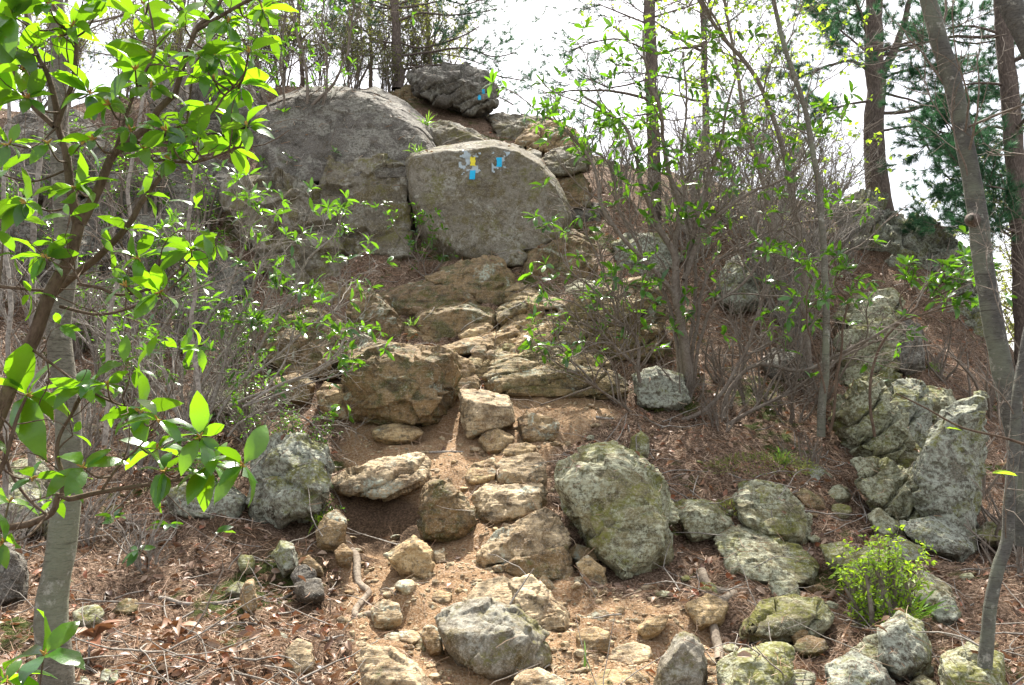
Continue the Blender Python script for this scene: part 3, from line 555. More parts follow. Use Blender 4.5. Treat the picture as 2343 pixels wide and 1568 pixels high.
# --- right-hand bank
RB = [
 ('pyramid-shaped mossy boulder on the right bank','moss',[(1908,935),(1958,890),(1990,865),(2012,882),(2050,955),(2085,1010),(2082,1050),(2062,1072),(2010,1052),(1955,1015),(1918,965)],.8,.1,dict(Y=6.3,lean=.6,topd=.6,strata=7)),
 ('mossy slab sliding below the pyramid-shaped boulder','moss',[(1955,1055),(2000,1048),(2060,1078),(2122,1128),(2142,1172),(2080,1198),(2030,1165),(1985,1110)],.6,.4,dict(Y=5.7,strata=8)),
 ('tall standing grey slab with lichen at the right','greygreen',[(2092,1090),(2112,1020),(2160,985),(2180,930),(2245,915),(2252,1000),(2240,1130),(2222,1245),(2160,1235),(2105,1160)],.7,.08,dict(Y=5.9,strata=0)),
 ('low grey rock at the foot of the tall standing slab','greygreen',[(2060,1195),(2130,1182),(2200,1215),(2225,1250),(2200,1275),(2140,1255)],.5,.4,dict(Y=5.5)),
 ('pale lichen slab on the bank above the pyramid-shaped boulder','moss',[(1922,880),(1928,775),(1975,742),(2035,735),(2060,770),(2035,850),(2000,890),(1950,895)],.8,.3,dict(Y=7.5,strata=6)),
 ('dark cleft rock right of the pale lichen slab','dark',[(2030,760),(2060,730),(2105,745),(2112,830),(2060,850),(2030,830)],.6,.15,dict(Y=7.9)),
 ('layered grey rock between the pyramid boulder and the dark cleft','greygreen',[(2010,905),(2060,870),(2110,878),(2125,930),(2118,1000),(2080,1020),(2040,960)],.7,.25,dict(Y=6.9,strata=6)),
 ('flat layered ledge with pine needles right of the layered grey rock','moss',[(2105,930),(2125,890),(2180,900),(2200,925),(2190,960),(2130,965)],.6,.4,dict(Y=7.3,strata=8)),
 ('small lichen ledge above the pale lichen slab','moss',[(1910,725),(1955,680),(2040,662),(2068,685),(2050,740),(1960,760)],.7,.4,dict(Y=8.1,strata=8)),
 ('large dark rock shoulder on the right skyline','greygreen',[(1918,510),(1950,482),(2040,498),(2110,520),(2180,560),(2232,605),(2245,660),(2160,700),(2040,690),(1960,640),(1925,570)],1.6,.25,dict(Y=10.0,strata=4,lean=.6)),
 ('dark mossy wall below the right skyline shoulder','greygreen',[(2040,700),(2100,680),(2200,675),(2262,690),(2275,790),(2200,770),(2100,765)],1.0,.15,dict(Y=9.5,strata=4)),
 ('small dark rock on top of the right skyline shoulder','dark',[(1965,490),(1990,476),(2022,482),(2030,505),(1990,515)],.4,.2,dict(Y=10.6)),
 ('mossy slab in the litter right of the blueberry sprig','moss',[(2070,1330),(2110,1305),(2170,1340),(2190,1380),(2140,1395),(2090,1370)],.4,.45,dict()),
 ('dark mossy rock behind the blueberry sprig','moss',[(1935,1290),(1980,1255),(2040,1270),(2070,1320),(2060,1370),(1990,1380),(1945,1340)],.5,.3,dict()),
 ('dark rock below the blueberry sprig','greygreen',[(2010,1440),(2060,1400),(2110,1430),(2130,1510),(2060,1540),(2015,1500)],.5,.2,dict()),
 ('long mossy rib in the needles on the right bank','moss',[(1880,1250),(1930,1240),(1990,1290),(1960,1310),(1900,1290)],.35,.4,dict()),
 ('brown block in the needles below the ferny moss','brown',[(1818,1130),(1840,1118),(1880,1140),(1888,1160),(1850,1165)],.3,.2,dict()),
 ('round mossy rock below the green moss patch','moss',[(1680,1140),(1730,1100),(1800,1120),(1850,1180),(1840,1230),(1760,1220),(1700,1190)],.5,.4,dict()),
 ('small layered rock beside the low grey rock','greygreen',[(2030,1240),(2060,1230),(2110,1250),(2120,1275),(2070,1285)],.3,.35,dict()),
 ('narrow mossy ledge rock in the needles at the right','moss',[(1985,1180),(2010,1165),(2060,1200),(2070,1230),(2020,1225)],.3,.3,dict()),
 ('mossy rock cut by the bottom right corner','moss',[(2150,1500),(2220,1470),(2290,1500),(2310,1600),(2160,1610)],.4,.3,dict(Y=3.6)),
 ('wet dark rock between bottom right stones','greygreen',[(1890,1520),(1950,1490),(2030,1530),(2040,1600),(1900,1610)],.4,.35,dict(Y=3.5)),
 ('flat mossy stone behind the leaning tree base','moss',[(2230,1215),(2260,1195),(2340,1200),(2350,1235),(2260,1240)],.4,.4,dict()),
]
for lab, mt, ol, t, rg, kw in RB: rock(lab, mt, ol, t, ridge=rg, **({'sink': .25} if 'Y' not in kw else {}), **kw)
# --- left-hand bank
LB = [
 ('overhanging boulder with sunlit sloping top above the left bank','brown',[(592,800),(640,745),(700,715),(760,722),(805,760),(815,820),(780,862),(700,868),(640,850),(605,825)],.9,.35,dict(Y=7.3,sink=0)),
 ('mossy lichen boulder at the left trail edge','greygreen',[(578,1165),(582,1060),(620,1012),(690,995),(745,1025),(760,1070),(752,1120),(700,1165),(640,1190)],.7,.2,dict(Y=5.5)),
 ('tan rock tucked under the very large block at left','tan',[(722,900),(745,875),(785,880),(805,920),(800,960),(745,950)],.4,.2,dict(Y=6.8)),
 ('dark lichen rock half buried under the laurel sprigs','greygreen',[(378,1125),(440,1100),(520,1108),(562,1140),(545,1190),(450,1185),(395,1165)],.5,.3,dict(Y=5.3)),
 ('pale blue-green lichen rock at the left edge','greygreen',[(-40,1130),(40,1108),(100,1125),(120,1165),(100,1205),(-30,1215)],.5,.25,dict(Y=4.9)),
 ('dark mossy boulder in the lower left corner','dark',[(-40,1260),(30,1240),(62,1290),(60,1360),(0,1380),(-40,1370)],.4,.2,dict(Y=4.2)),
 ('mossy round rock behind the grey tree trunk','moss',[(10,1100),(30,1060),(90,1050),(115,1085),(100,1120),(40,1125)],.4,.2,dict(Y=5.3)),
 ('dark rounded boulder half hidden by leaves at upper left','dark',[(330,210),(380,140),(470,110),(560,140),(600,210),(590,290),(480,310),(370,290)],1.4,.2,dict(Y=10.8,round_=5)),
 ('dark boulder at the far left behind the stems','dark',[(-40,330),(60,260),(180,260),(260,330),(270,420),(150,460),(-40,450)],1.4,.2,dict(Y=10.2,round_=4)),
 ('long dark ledge behind the laurel at left','dark',[(180,470),(260,400),(420,350),(540,380),(580,440),(500,520),(320,560),(200,540)],1.4,.25,dict(Y=9.6,round_=4)),
 ('dark cliff rock at the left edge behind the stems','dark',[(-60,560),(60,490),(200,520),(290,590),(260,680),(100,700),(-60,690)],1.2,.2,dict(Y=9.0)),
 ('grey ledge rock under the leaves at mid left','dark',[(300,620),(400,570),(520,580),(570,640),(520,720),(380,730),(310,690)],.9,.3,dict(Y=8.7)),
 ('small mossy rock in the leaf litter at left','moss',[(430,900),(470,885),(530,895),(545,925),(490,940),(440,930)],.35,.3,dict()),
 ('brown rock under the overhanging boulder','brown',[(620,870),(680,855),(720,880),(710,920),(640,915)],.4,.2,dict()),
 ('small rounded stone in the soil below the mossy lichen boulder','greygreen',[(620,1270),(640,1235),(672,1245),(680,1285),(650,1305)],.25,.2,dict()),
 ('light weathered stub of rock in the soil at lower left','tan',[(548,1370),(560,1330),(580,1325),(590,1380),(570,1405)],.15,.1,dict()),
]
for lab, mt, ol, t, rg, kw in LB: rock(lab, mt, ol, t, ridge=rg, **({'sink': .25} if 'Y' not in kw else {}), **kw)

# half-buried stones of the banks
def bankrocks(label, mats, region, n, group, w=(35, 110)):
    k = 0
    while k < n:
        u, v = random.uniform(-20, 2360), random.uniform(880, 1600)
        if not inpoly(np.array([u]), np.array([v]), region)[0]: continue
        W_ = random.uniform(*w)*(.6+.5*(v-800)/800); H_ = W_*random.uniform(.35, .7); a0 = random.random()*6.3; m = 7
        ol = [(u+W_/2*math.cos(a0+i*6.283/m)*random.uniform(.5, 1.15), v+H_/2*math.sin(a0+i*6.283/m)*random.uniform(.75, 1.1)) for i in range(m)]
        rock(label, random.choice(mats), ol, W_*.8*5/F, sink=.35, ridge=random.uniform(.2, .5), name='stone', cat='stone', group=group, lean=.8); k += 1
bankrocks('partly buried lichen-spotted stone in the needles of the right bank', ['moss', 'greygreen', 'moss', 'brown'], [(1560,1250),(1700,1060),(1900,1040),(2343,1280),(2343,1600),(1700,1600)], 34, 'partly buried stones of the right bank')
bankrocks('partly buried dark stone in the soil of the left bank', ['greygreen', 'dark', 'brown', 'moss'], [(0,900),(560,880),(720,1250),(800,1600),(0,1600)], 22, 'partly buried stones of the left bank', (30, 90))
bankrocks('rough tan stone set in the trail dirt', ['tan', 'pale', 'tan', 'brown'], [(1300,1300),(1560,1340),(1600,1600),(820,1600),(860,1350),(1000,1330)], 22, 'stones set in the trail', (25, 70))
bankrocks('small tan stone by the upper trail', ['tan', 'pale'], [(1180,920),(1420,930),(1380,1010),(1260,1040),(1190,1020)], 9, 'stones by the upper trail', (20, 50))
# ------------------------------------------------------------ paint blazes on the rocks
bpy.context.view_layer.update()
def blaze(target, corners, mat, label, rag=.12, n=14, name='paint_blaze'):
    """a thin painted patch lying on the surface of its rock; corners in picture units"""
    dg = DG(); (a, b, c, d) = [np.array(q, float) for q in corners]; pts = np.zeros((n, n, 3)); ok = np.zeros((n, n), bool)
    inv = target.matrix_world.inverted()
    for i in range(n):
        for j in range(n):
            s, t = i/(n-1), j/(n-1); q = (a*(1-s)+b*s)*(1-t)+(d*(1-s)+c*s)*t
            dr = Vector(ray(*q)).normalized(); h, loc, nr_, _ = target.ray_cast(inv@Vector(CAM), dr)
            if h: pts[i, j] = np.array(target.matrix_world@loc)+np.array(nr_)*.004; ok[i, j] = True
    e = np.minimum(np.minimum(*np.meshgrid(np.arange(n), np.arange(n), indexing='ij')), n-1-np.maximum(*np.meshgrid(np.arange(n), np.arange(n), indexing='ij')))/(n/2)
    ok &= (e+rag*fbm(pts*22, 3, 77)) > rag*(.8 if rag < 1 else .35)
    mb = MB(); idx = np.arange(n*n).reshape(n, n); f = np.stack([idx[:-1, :-1], idx[:-1, 1:], idx[1:, 1:], idx[1:, :-1]], -1).reshape(-1, 4)
    f = f[ok.ravel()[f].all(1)]
    if len(f) == 0: return
    mb.add(pts.reshape(-1, 3), f); return tag(mb.build(name, mat, target), label)
def quad(u, v, w_, h_, k=0): return [(u-w_/2+k, v-h_/2), (u+w_/2+k, v-h_/2), (u+w_/2-k, v+h_/2), (u-w_/2-k, v+h_/2)]
blaze(R_face, quad(1072, 370, 56, 62), M['fade'], 'faded whitish paint smear round the yellow blaze', 1.1, 30, 'paint_smear')
blaze(R_face, quad(1146, 374, 42, 60), M['fade'], 'faded whitish paint smear round the right blue blaze', 1.1, 30, 'paint_smear')
R_face.data.update()
for q, m_, l in ((quad(1082, 370, 15, 24), 'yellowpaint', 'yellow blaze'), (quad(1081, 401, 15, 24, 1), 'bluepaint', 'blue blaze under the yellow one'), (quad(1142, 372, 15, 25), 'bluepaint', 'blue blaze on the right')):
    b_ = blaze(R_face, q, M[m_], l)
    if b_: b_.location.y -= .006
for q, l in ((quad(1106, 210, 9, 14), 'upper blue blaze'), (quad(1097, 223, 10, 16), 'lower blue blaze')):
    blaze(R_top, q, M['bluepaint'], l, .08, 8)

# ------------------------------------------------------------ litter on ground and rocks (falls from above)
dg = DG()
def drop(n, u0=-200, u1=2543, v0=150, v1=1800, minz=.45, w=None):
    """n points dropped on the scene: positions and surface normals"""
    u = RNG.uniform(u0, u1, n); v = RNG.uniform(v0, v1, n); d = ray(u, v); t = np.full(n, 2.0); live = np.ones(n, bool)
    for k in range(420):
        p = CAM+d*t[:, None]; up_ = p[:, 2] > h0(p[:, 0], p[:, 1]); live &= up_; t = np.where(live, t+.04, t)
        if not live.any(): break
    p = CAM+d*t[:, None]; p = p[(t < 16)]; p[:, :2] += RNG.normal(0, .06, (len(p), 2)); out = []; nr_ = []; rk = []
    if w is not None: p = p[w(*proj(p))]
    for q in p:
        h, loc, nn_, _, ob, _ = SC.ray_cast(dg, Vector((q[0], q[1], q[2]+1.6)), Vector((0, 0, -1)))
        if h and nn_.z > minz: out.append(loc); nr_.append(nn_); rk.append(ob.name != 'ground')
    return np.array(out).reshape(-1, 3), np.array(nr_).reshape(-1, 3), np.array(rk, bool)
def on(poly): return lambda u, v: inpoly(u, v, poly)
def lay(nrm_, lift=.25):
    d = RNG.normal(0, 1, nrm_.shape); d -= nrm_*(d*nrm_).sum(-1, keepdims=True); return norm(norm(d)+nrm_*RNG.uniform(-.05, lift, (len(d), 1)))
def ribbons(mb, p, d, L, W):
    m = len(p); side = norm(np.cross(d, RNG.normal(0, 1, (m, 3)))); bend = RNG.normal(0, .10, (m, 3))*L[:, None]
    a = p; b = p+d*L[:, None]*.5+bend; c = p+d*L[:, None]; s = side*W[:, None]*.5
    v = np.stack([a-s, a+s, b-s, b+s, c-s*.6, c+s*.6], 1); i = np.arange(m)[:, None]*6
    mb.add(v.reshape(-1, 3), np.concatenate([i+np.array([[0, 1, 3, 2]]), i+np.array([[2, 3, 5, 4]])]))
pp, nn_, rk = drop(62000, v0=200); tru = inpoly(*proj(pp), TRAIL); dku = inpoly(*proj(pp), DARK)
k_ = (RNG.random(len(pp)) < np.where(tru, .3, .9)*np.where(rk, .12, 1.)*np.where(dku, .3, 1.)); pn, nn2 = pp[k_], nn_[k_]
mb = MB(); ribbons(mb, pn+nn2*.006, lay(nn2, .3), RNG.uniform(.04, .11, len(pn)), np.clip(pn[:, 1]*.0006, .0022, .005))
ob = mb.build('pine_needles', M['deadneedle']); tag(ob, 'fallen brown pine needles strewn over the banks, trail and rocks', 'pine needles', kind='stuff')
pp, nn_, rk = drop(15000, v0=150); tru = inpoly(*proj(pp), TRAIL); un, vn = proj(pp)
k_ = (RNG.random(len(pp)) < np.where(tru, .05, 1.)*np.where(rk, .04, 1.)*np.where((un > 1500) & (vn > 900), .8, 1)*np.where(inpoly(un, vn, DARK), .1, 1)); pn, nn2 = pp[k_], nn_[k_]
mb = MB(); L = RNG.uniform(.025, .065, len(pn)); leaves(mb, pn+nn2*.012, lay(nn2, .5), L, .5, .4, 'mid', .7, roll=.8)
tag(mb.build('leaf_litter', M['deadleaf']), 'dry red-brown and tan oak leaves scattered on the banks', 'leaf litter', kind='stuff')
# gravel on the trail
pp, nn_, rk = drop(7000, 700, 1750, 880, 1700, .3, on(TRAIL))
ico = bmesh.new(); bmesh.ops.create_icosphere(ico, subdivisions=1, radius=1); iv = np.array([x.co[:] for x in ico.verts]); fi = np.array([[x.index for x in f.verts] for f in ico.faces]); ico.free()
def pebbles(mb, p, r):
    m = len(p); s = RNG.uniform(.5, 1.25, (m, 1, 3))*r[:, None, None]; an = RNG.uniform(0, 6.28, m); ca, sa = np.cos(an)[:, None], np.sin(an)[:, None]
    v = iv[None]*(1+RNG.uniform(-.28, .28, (m, 12, 1)))*s; x = v[..., 0]*ca-v[..., 1]*sa; y = v[..., 0]*sa+v[..., 1]*ca
    v = np.stack([x, y, v[..., 2]*.7], -1)+p[:, None]; mb.add(v.reshape(-1, 3), (fi[None]+np.arange(m)[:, None, None]*12).reshape(-1, 3))
mb = MB(); rk = rk | inpoly(*proj(pp), DARK); pebbles(mb, pp[~rk], RNG.gamma(1.5, .0045, (~rk).sum())+.003)
tag(mb.build('gravel', M['pale'], smooth=False), 'loose tan gravel and stone chips on the trail', 'gravel', kind='stuff')
# single stones: each its own object
pp, nn_, rk = drop(300, 780, 2300, 930, 1650, .5); pp = pp[~rk]; tu = inpoly(*proj(pp), TRAIL); pp = np.concatenate([pp[tu][:55], pp[~tu][:20]])
mts = ['tan', 'pale', 'tan', 'brown', 'pale']
for i, q in enumerate(pp):
    b2_ = bmesh.new(); r = float(RNG.gamma(3, .006)+.014)
    for k in range(16): b2_.verts.new(Vector(norm(RNG.normal(0, 1, 3))*r*RNG.uniform(.75, 1.2)*np.array([1.2, .9, .65])))
    hr = bmesh.ops.convex_hull(b2_, input=list(b2_.verts)); bmesh.ops.delete(b2_, geom=[e for e in hr['geom_interior'] if isinstance(e, bmesh.types.BMVert)], context='VERTS')
    bmesh.ops.bevel(b2_, geom=list(b2_.edges), offset=r*.08, segments=1, affect='EDGES')
    me = bpy.data.meshes.new('stone'); b2_.to_mesh(me); b2_.free(); onp = inpoly(*proj(q), TRAIL)
    me.materials.append(M[mts[i % 5] if onp else 'moss' if i % 2 else 'brown'])
    o = bpy.data.objects.new('stone', me); COL.objects.link(o); o.location = Vector(q)+Vector((0, 0, r*.2)); o.rotation_euler = (0, 0, random.random()*6)
    if onp: tag(o, 'loose fist-sized stone lying on the dirt of the trail', 'stone', 'loose stones on the trail')
    else: tag(o, 'small half-buried stone in the needles and litter of the bank', 'stone', 'small stones on the bank')
# fallen twigs
pp, nn_, rk = drop(1500, -150, 2500, 500, 1750, .4); k_ = RNG.random(len(pp)) < np.where(inpoly(*proj(pp), TRAIL), .15, 1)*np.where(rk, .3, 1); pp, nn2 = pp[k_], nn_[k_]
tw = grow(pp+nn2*.02, lay(nn2, .25), RNG.uniform(.12, .5, len(pp)), 7, .16); mb = MB(); tubes(mb, tw, np.linspace(1, .4, 7)[None]*RNG.uniform(.002, .0055, (len(tw), 1)), 4)
tag(mb.build('fallen_twigs', M['greytwig']), 'thin grey fallen twigs lying in the litter', 'fallen twigs', kind='stuff')

# ------------------------------------------------------------ plants
def limb(mb, pts, r0, r1, k=8, n=None, wig=.0, flare=0):
    p = crom(pts, n or max(6, 4*len(pts))); m = len(p); p = p+fbm(p*4, 2, random.randint(0, 999))[:, None]*np.array([1, .6, .3])*wig
    r = np.linspace(r0, r1, m); r = r*(1+flare*np.exp(-np.linspace(0, 9, m))); r = r*(1+.05*fbm(p*9, 2, 4)); tubes(mb, p[None], r[None], k); return p
def px(pts, Y): return [P(q[0], q[1], Y+(q[2] if len(q) > 2 else 0)) for q in pts]
def r_at(w_, Y): return w_*Y/F/2
def resamp(p, n): return crom(p, n)

def shrub(name, label, cat, stems, Y, leaf, bark='greytwig', n1=7, L1=(.25, .6), n2=4, L2=(.1, .25), n3=0, L3=(.05, .1), up=.3, keep=.6, k=5, LL=.07, W=.36, det='mid',
          droop=.35, group=None, r1=.004, base=None, lo=.25, spread=.9, cone=1.1, extra=None):
    b = base if base is not None else px([stems[0][0][0]], Y)[0]; root = empty(name, b, label, cat, group); st = MB(); lines = []
    for pts, w0, w1 in stems:
        p = limb(st, px(pts, Y) if not isinstance(pts[0], np.ndarray) else pts, r_at(w0, Y), r_at(w1, Y), 6, wig=.02); lines.append(resamp(p, 16))
    Lm = np.array(lines); S, D = pick(Lm, n1, lo, .98, spread); t1 = grow(S, D+np.array([0, 0, up]), RNG.uniform(*L1, len(S)), 8, .20, up)
    tubes(st, t1, np.linspace(1, .45, 8)[None]*r1*RNG.uniform(.7, 1.3, (len(t1), 1)), 5); last = t1
    if n2:
        S, D = pick(t1, n2, .3, .98, spread); t2 = grow(S, D+np.array([0, 0, up*.8]), RNG.uniform(*L2, len(S)), 6, .2, up); tubes(st, t2, np.linspace(1, .5, 6)[None]*r1*.55*np.ones((len(t2), 1)), 4); last = np.concatenate([t2, t1[:, [0, 2, 4, 5, 6, 7]]])
    if n3:
        S, D = pick(t2, n3, .2, .98, spread); t3 = grow(S, D, RNG.uniform(*L3, len(S)), 4, .2); tubes(st, t3, np.linspace(1, .6, 4)[None]*r1*.4*np.ones((len(t3), 1)), 3)
    st.build('stems', M[bark], root)
    if leaf:
        tips = np.concatenate([last[:, -1], Lm[:, -1]]); dr = np.concatenate([last[:, -1]-last[:, -2], Lm[:, -1]-Lm[:, -2]])
        q = RNG.random(len(tips)) < (keep(tips) if callable(keep) else keep); lf = MB(); tips, dr = tips[q], dr[q]
        if extra is not None: tips = np.concatenate([tips, extra]); dr = np.concatenate([dr, RNG.normal(0, .3, extra.shape)+np.array([0, 0, .6])])
        if len(tips): whorls(lf, tips, dr, k, LL, W, droop, det, cone); lf.build('foliage', M[leaf], root)
    return root

# --- foreground mountain laurel on the left
YL = 2.35; root = empty('mountain_laurel', P(0, 980, YL), 'large-leaved glossy green laurel filling the left foreground with dark brown branches', 'shrub')
st = MB(); ST = []
def stem(pts, w0, w1, dy=0):
    p = limb(st, px([(q[0], q[1], dy+(q[2] if len(q) > 2 else 0)) for q in pts], YL), r_at(w0, YL), r_at(w1, YL), 8, wig=.006); ST.append(p); return p
stem([(-60,1080,-.05),(-10,960),(47,825),(84,752),(120,661),(160,588),(180,515)], 38, 26)
stem([(178,520),(160,438),(146,346),(128,292),(124,237),(106,164),(91,139),(62,55),(50,-30)], 24, 7)
stem([(128,292),(139,255),(160,204),(175,146),(179,95),(157,66),(120,7),(105,-40)], 13, 6, -.03)
stem([(122,290),(58,226),(36,175),(10,120)], 14, 6)
stem([(182,512),(226,430),(255,361),(284,335),(350,284),(365,255),(401,219)], 24, 15)
stem([(401,219,.0),(412,179),(449,69),(480,40),(507,0),(520,-40)], 14, 8)
stem([(449,69),(520,30),(569,4),(620,-20)], 11, 7)
stem([(255,361),(270,328),(306,226),(350,124),(345,60),(335,10)], 9, 5, -.05)
stem([(277,346),(340,320),(386,300),(480,262),(515,215),(545,195)], 9, 4, -.04)
stem([(365,365),(440,372),(500,355),(535,338)], 7, 4, -.03)
stem([(105,690),(160,640),(233,580),(292,515),(320,465),(335,445),(394,368),(430,292),(474,266)], 22, 6, .1)
stem([(420,330),(440,180),(470,120),(560,90)], 6, 4, .1)
stem([(179,650),(225,658),(270,675),(320,668),(375,646),(437,588)], 8, 4, .0)
stem([(139,701),(219,719),(292,708),(376,672),(430,624)], 8, 4, .05)
stem([(73,799),(130,840),(186,879),(255,916),(320,940)], 7, 4, -.05)
stem([(-40,1215),(30,1205),(73,1197),(120,1171),(135,1131),(157,1142),(226,1127),(314,1113),(400,1100),(481,1093),(545,1065)], 17, 5, .0)
stem([(139,1131),(139,1087),(128,1043),(135,996),(175,930),(195,895)], 12, 5, -.03)
stem([(235,1120),(270,1070),(320,1020),(350,985)], 7, 4, .0)
stem([(400,1100),(430,1060),(455,1015)], 6, 3, .0)
stem([(0,1000),(20,1080),(60,1140),(110,1180)], 8, 6, -.06)
stem([(180,650),(150,600),(100,590)], 5, 3, -.05); stem([(0,655),(60,662),(120,668)], 8, 6, .02)
stem([(-30,1120),(10,1060),(40,960),(62,910)], 12, 6, -.15)
W_ = [(146,82,5,70),(55,160,5,80),(25,35,6,105),(40,110,5,95),(205,215,7,75),(165,60,5,80),(350,125,6,100),(230,15,6,85),(330,10,5,70),(415,50,7,80),(520,50,6,75),(545,195,8,85),(475,250,7,75),
 (380,300,6,75),(535,340,8,90),(565,290,6,65),(390,365,6,80),(172,430,8,80),(215,320,5,70),(310,160,4,80),(60,465,7,75),(65,225,6,80),(12,500,4,90),(315,590,6,75),(438,575,9,95),(287,655,6,60),(365,670,5,65),
 (105,590,4,60),(62,905,6,130),(195,890,7,75),(245,880,6,65),(320,945,7,90),(360,960,5,70),(458,1000,8,85),(360,1028,7,90),(482,1066,8,85),(375,1080,6,80),(556,1065,5,95),(600,20,6,70),(5,150,6,120),(0,60,6,120),
 (455,130,6,80),(500,130,5,70),(560,40,6,70),(250,240,5,70),(110,10,6,80),(430,300,5,75),(345,200,4,90),(185,330,4,70),(130,560,3,60),(20,330,4,80),(0,400,4,90),(75,1095,3,70),(8,1240,5,85),(100,1500,4,120),(15,1560,5,85),
 (20,1150,3,70),(190,1070,3,90),(570,120,5,70),(490,185,5,75),(110,330,4,60),(330,340,4,70),(300,300,4,65)]
allS = np.concatenate(ST); lf = MB(); buds = MB()
for u, v, k, L in W_:
    dy = random.uniform(-.22, .12); c = P(u, v, YL+dy); Lm = L*(YL+dy)/F
    if not (v > 1400):
        d = np.linalg.norm(allS-c, axis=1); a = allS[d.argmin()]
        if d.min() > .02:
            mid = (a+c)/2+np.array([0, 0, -.15*d.min()]); limb(st, [a, mid, c], .0035, .002, 5)
        dr = norm(c-a) if d.min() > .02 else np.array([.3, 0, 1.])
    else:
        a = c+np.array([-.02, 0, -.25]); limb(st, [a, c], .004, .002, 5); dr = np.array([0, 0, 1.])
    dr = norm(dr*.5+np.array([0, -.35, .45])); whorls(lf, c[None], dr[None], k+2, Lm*1.12, .42, .45, 'hi', 1.4, .22)
    bt = grow(np.repeat(c[None], 4, 0), RNG.normal(0, .6, (4, 3))+dr*1.2, np.full(4, .018), 4, .2); tubes(buds, bt, np.array([[.0016, .003, .0025, .001]]).repeat(4, 0), 5)
S, D = pick(np.array([resamp(s, 12) for s in ST]), 6, .1, .95, 1.0); tt = grow(S, D, RNG.uniform(.06, .3, len(S)), 8, .25, .1)
tubes(st, tt, np.linspace(1, .4, 8)[None]*RNG.uniform(.0012, .0028, (len(S), 1)), 5)
q = RNG.random(len(tt)) < .45; whorls(lf, tt[q][:, -1], tt[q][:, -1]-tt[q][:, -2], 4, .075, .38, .4, 'hi', 1.2)
st.build('stems', M['laurelbark'], root); lf.build('foliage', M['laurel'], root); buds.build('flower_buds', M['bud'], root)

# --- small sprigs in front, low left
for lab, u, v, Y in (('low dark green laurel sprig in the shade at lower left', 280, 1195, 3.4), ('low laurel sprig beside the fallen oak leaf at lower left', 403, 1205, 3.4), ('hanging laurel sprig just below the two low sprigs', 337, 1262, 3.3)):
    b = G(u, v+45); b[2] = gz(b[0], b[1]); c = b+np.array([0, -.12, .13]); r_ = empty('laurel_sprig', b, lab, 'laurel sprig'); s_ = MB(); l_ = MB()
    limb(s_, [b, (b+c)/2+np.array([.02, 0, .02]), c], .006, .003, 5); whorls(l_, c[None], np.array([[0, -.4, 1.]]), 8, .10, .34, .35, 'hi', 1.45); s_.build('stems', M['laurelbark'], r_); l_.build('foliage', M['laurel_far'], r_)

# --- trees with bare trunks
def trunk_tree(name, label, Y, pts, w0, w1, bark, nb=14, bl=(.5, 1.4), r=.008, leaf=None, lo=.35, cat='tree', keep=.5, LL=.03, wig=.01, up=.3, n2=6, sides=12, flare=.35, LLk=3, n3=3):
    P3 = px(pts, Y); root = empty(name, P3[0], label, cat); t = MB(); p = limb(t, P3, r_at(w0, Y), r_at(w1, Y), sides, 40, wig, flare); t.build('trunk', M[bark], root)
    if nb:
        c = MB(); S, D = pick(resamp(p, 20)[None], nb, lo, .99, 1.3); a = grow(S, D+np.array([0, 0, up]), RNG.uniform(*bl, nb), 10, .14, up); tubes(c, a, np.linspace(1, .3, 10)[None]*r*RNG.uniform(.6, 1.2, (nb, 1)), 6)
        S, D = pick(a, n2, .2, .98, .9); b = grow(S, D, RNG.uniform(.15, .5, len(S))*bl[1], 7, .18, up*.5); tubes(c, b, np.linspace(1, .4, 7)[None]*r*.4*np.ones((len(b), 1)), 4)
        S, D = pick(b, n3, .2, .98, .9); e = grow(S, D, RNG.uniform(.08, .25, len(S))*bl[1], 5, .2); tubes(c, e, np.linspace(1, .6, 5)[None]*r*.22*np.ones((len(e), 1)), 3)
        c.build('branches', M['browntwig'], root)
        if leaf:
            l = MB(); tips = np.concatenate([e[:, -1], e[:, 2]]); q = RNG.random(len(tips)) < keep; whorls(l, tips[q], RNG.normal(0, 1, (q.sum(), 3)), LLk, LL, .75, .2, 'lo', 1.0); l.build('foliage', M[leaf], root)
    return root, p
trunk_tree('grey_barked_tree', 'smooth grey tree trunk rising behind the laurel at far left', 3.0, [(128,1700),(126,1568),(125,1400),(135,1240),(148,1120),(152,950),(140,800),(146,620),(142,400),(128,220),(132,60),(120,-250)], 64, 36, 'birch', 8, (.4, 1.0), .005, lo=.55)
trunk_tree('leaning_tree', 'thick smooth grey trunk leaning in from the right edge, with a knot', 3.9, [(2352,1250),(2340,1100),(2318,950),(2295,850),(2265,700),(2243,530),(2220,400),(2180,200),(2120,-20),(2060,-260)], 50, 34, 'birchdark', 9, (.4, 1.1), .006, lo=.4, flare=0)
lt = [o for o in COL.objects if o.name == 'leaning_tree'][0]; kb = MB(); c = P(2236, 500, 3.84); limb(kb, [c+np.array([-.005, .03, 0]), c+np.array([-.03, -.01, 0]), c+np.array([-.045, -.03, -.005])], .035, .014, 8); kb.build('knot', M['pinebark'], lt)
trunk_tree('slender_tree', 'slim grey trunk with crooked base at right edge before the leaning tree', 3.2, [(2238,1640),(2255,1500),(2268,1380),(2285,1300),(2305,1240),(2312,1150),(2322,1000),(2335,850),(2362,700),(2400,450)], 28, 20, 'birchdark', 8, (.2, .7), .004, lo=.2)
trunk_tree('tree_at_corner', 'thick grey trunk crossing the top right corner', 3.4, [(2620,900),(2520,560),(2420,240),(2355,90),(2300,-20),(2200,-260)], 62, 50, 'birchdark', 4, (.3, .7), .006)
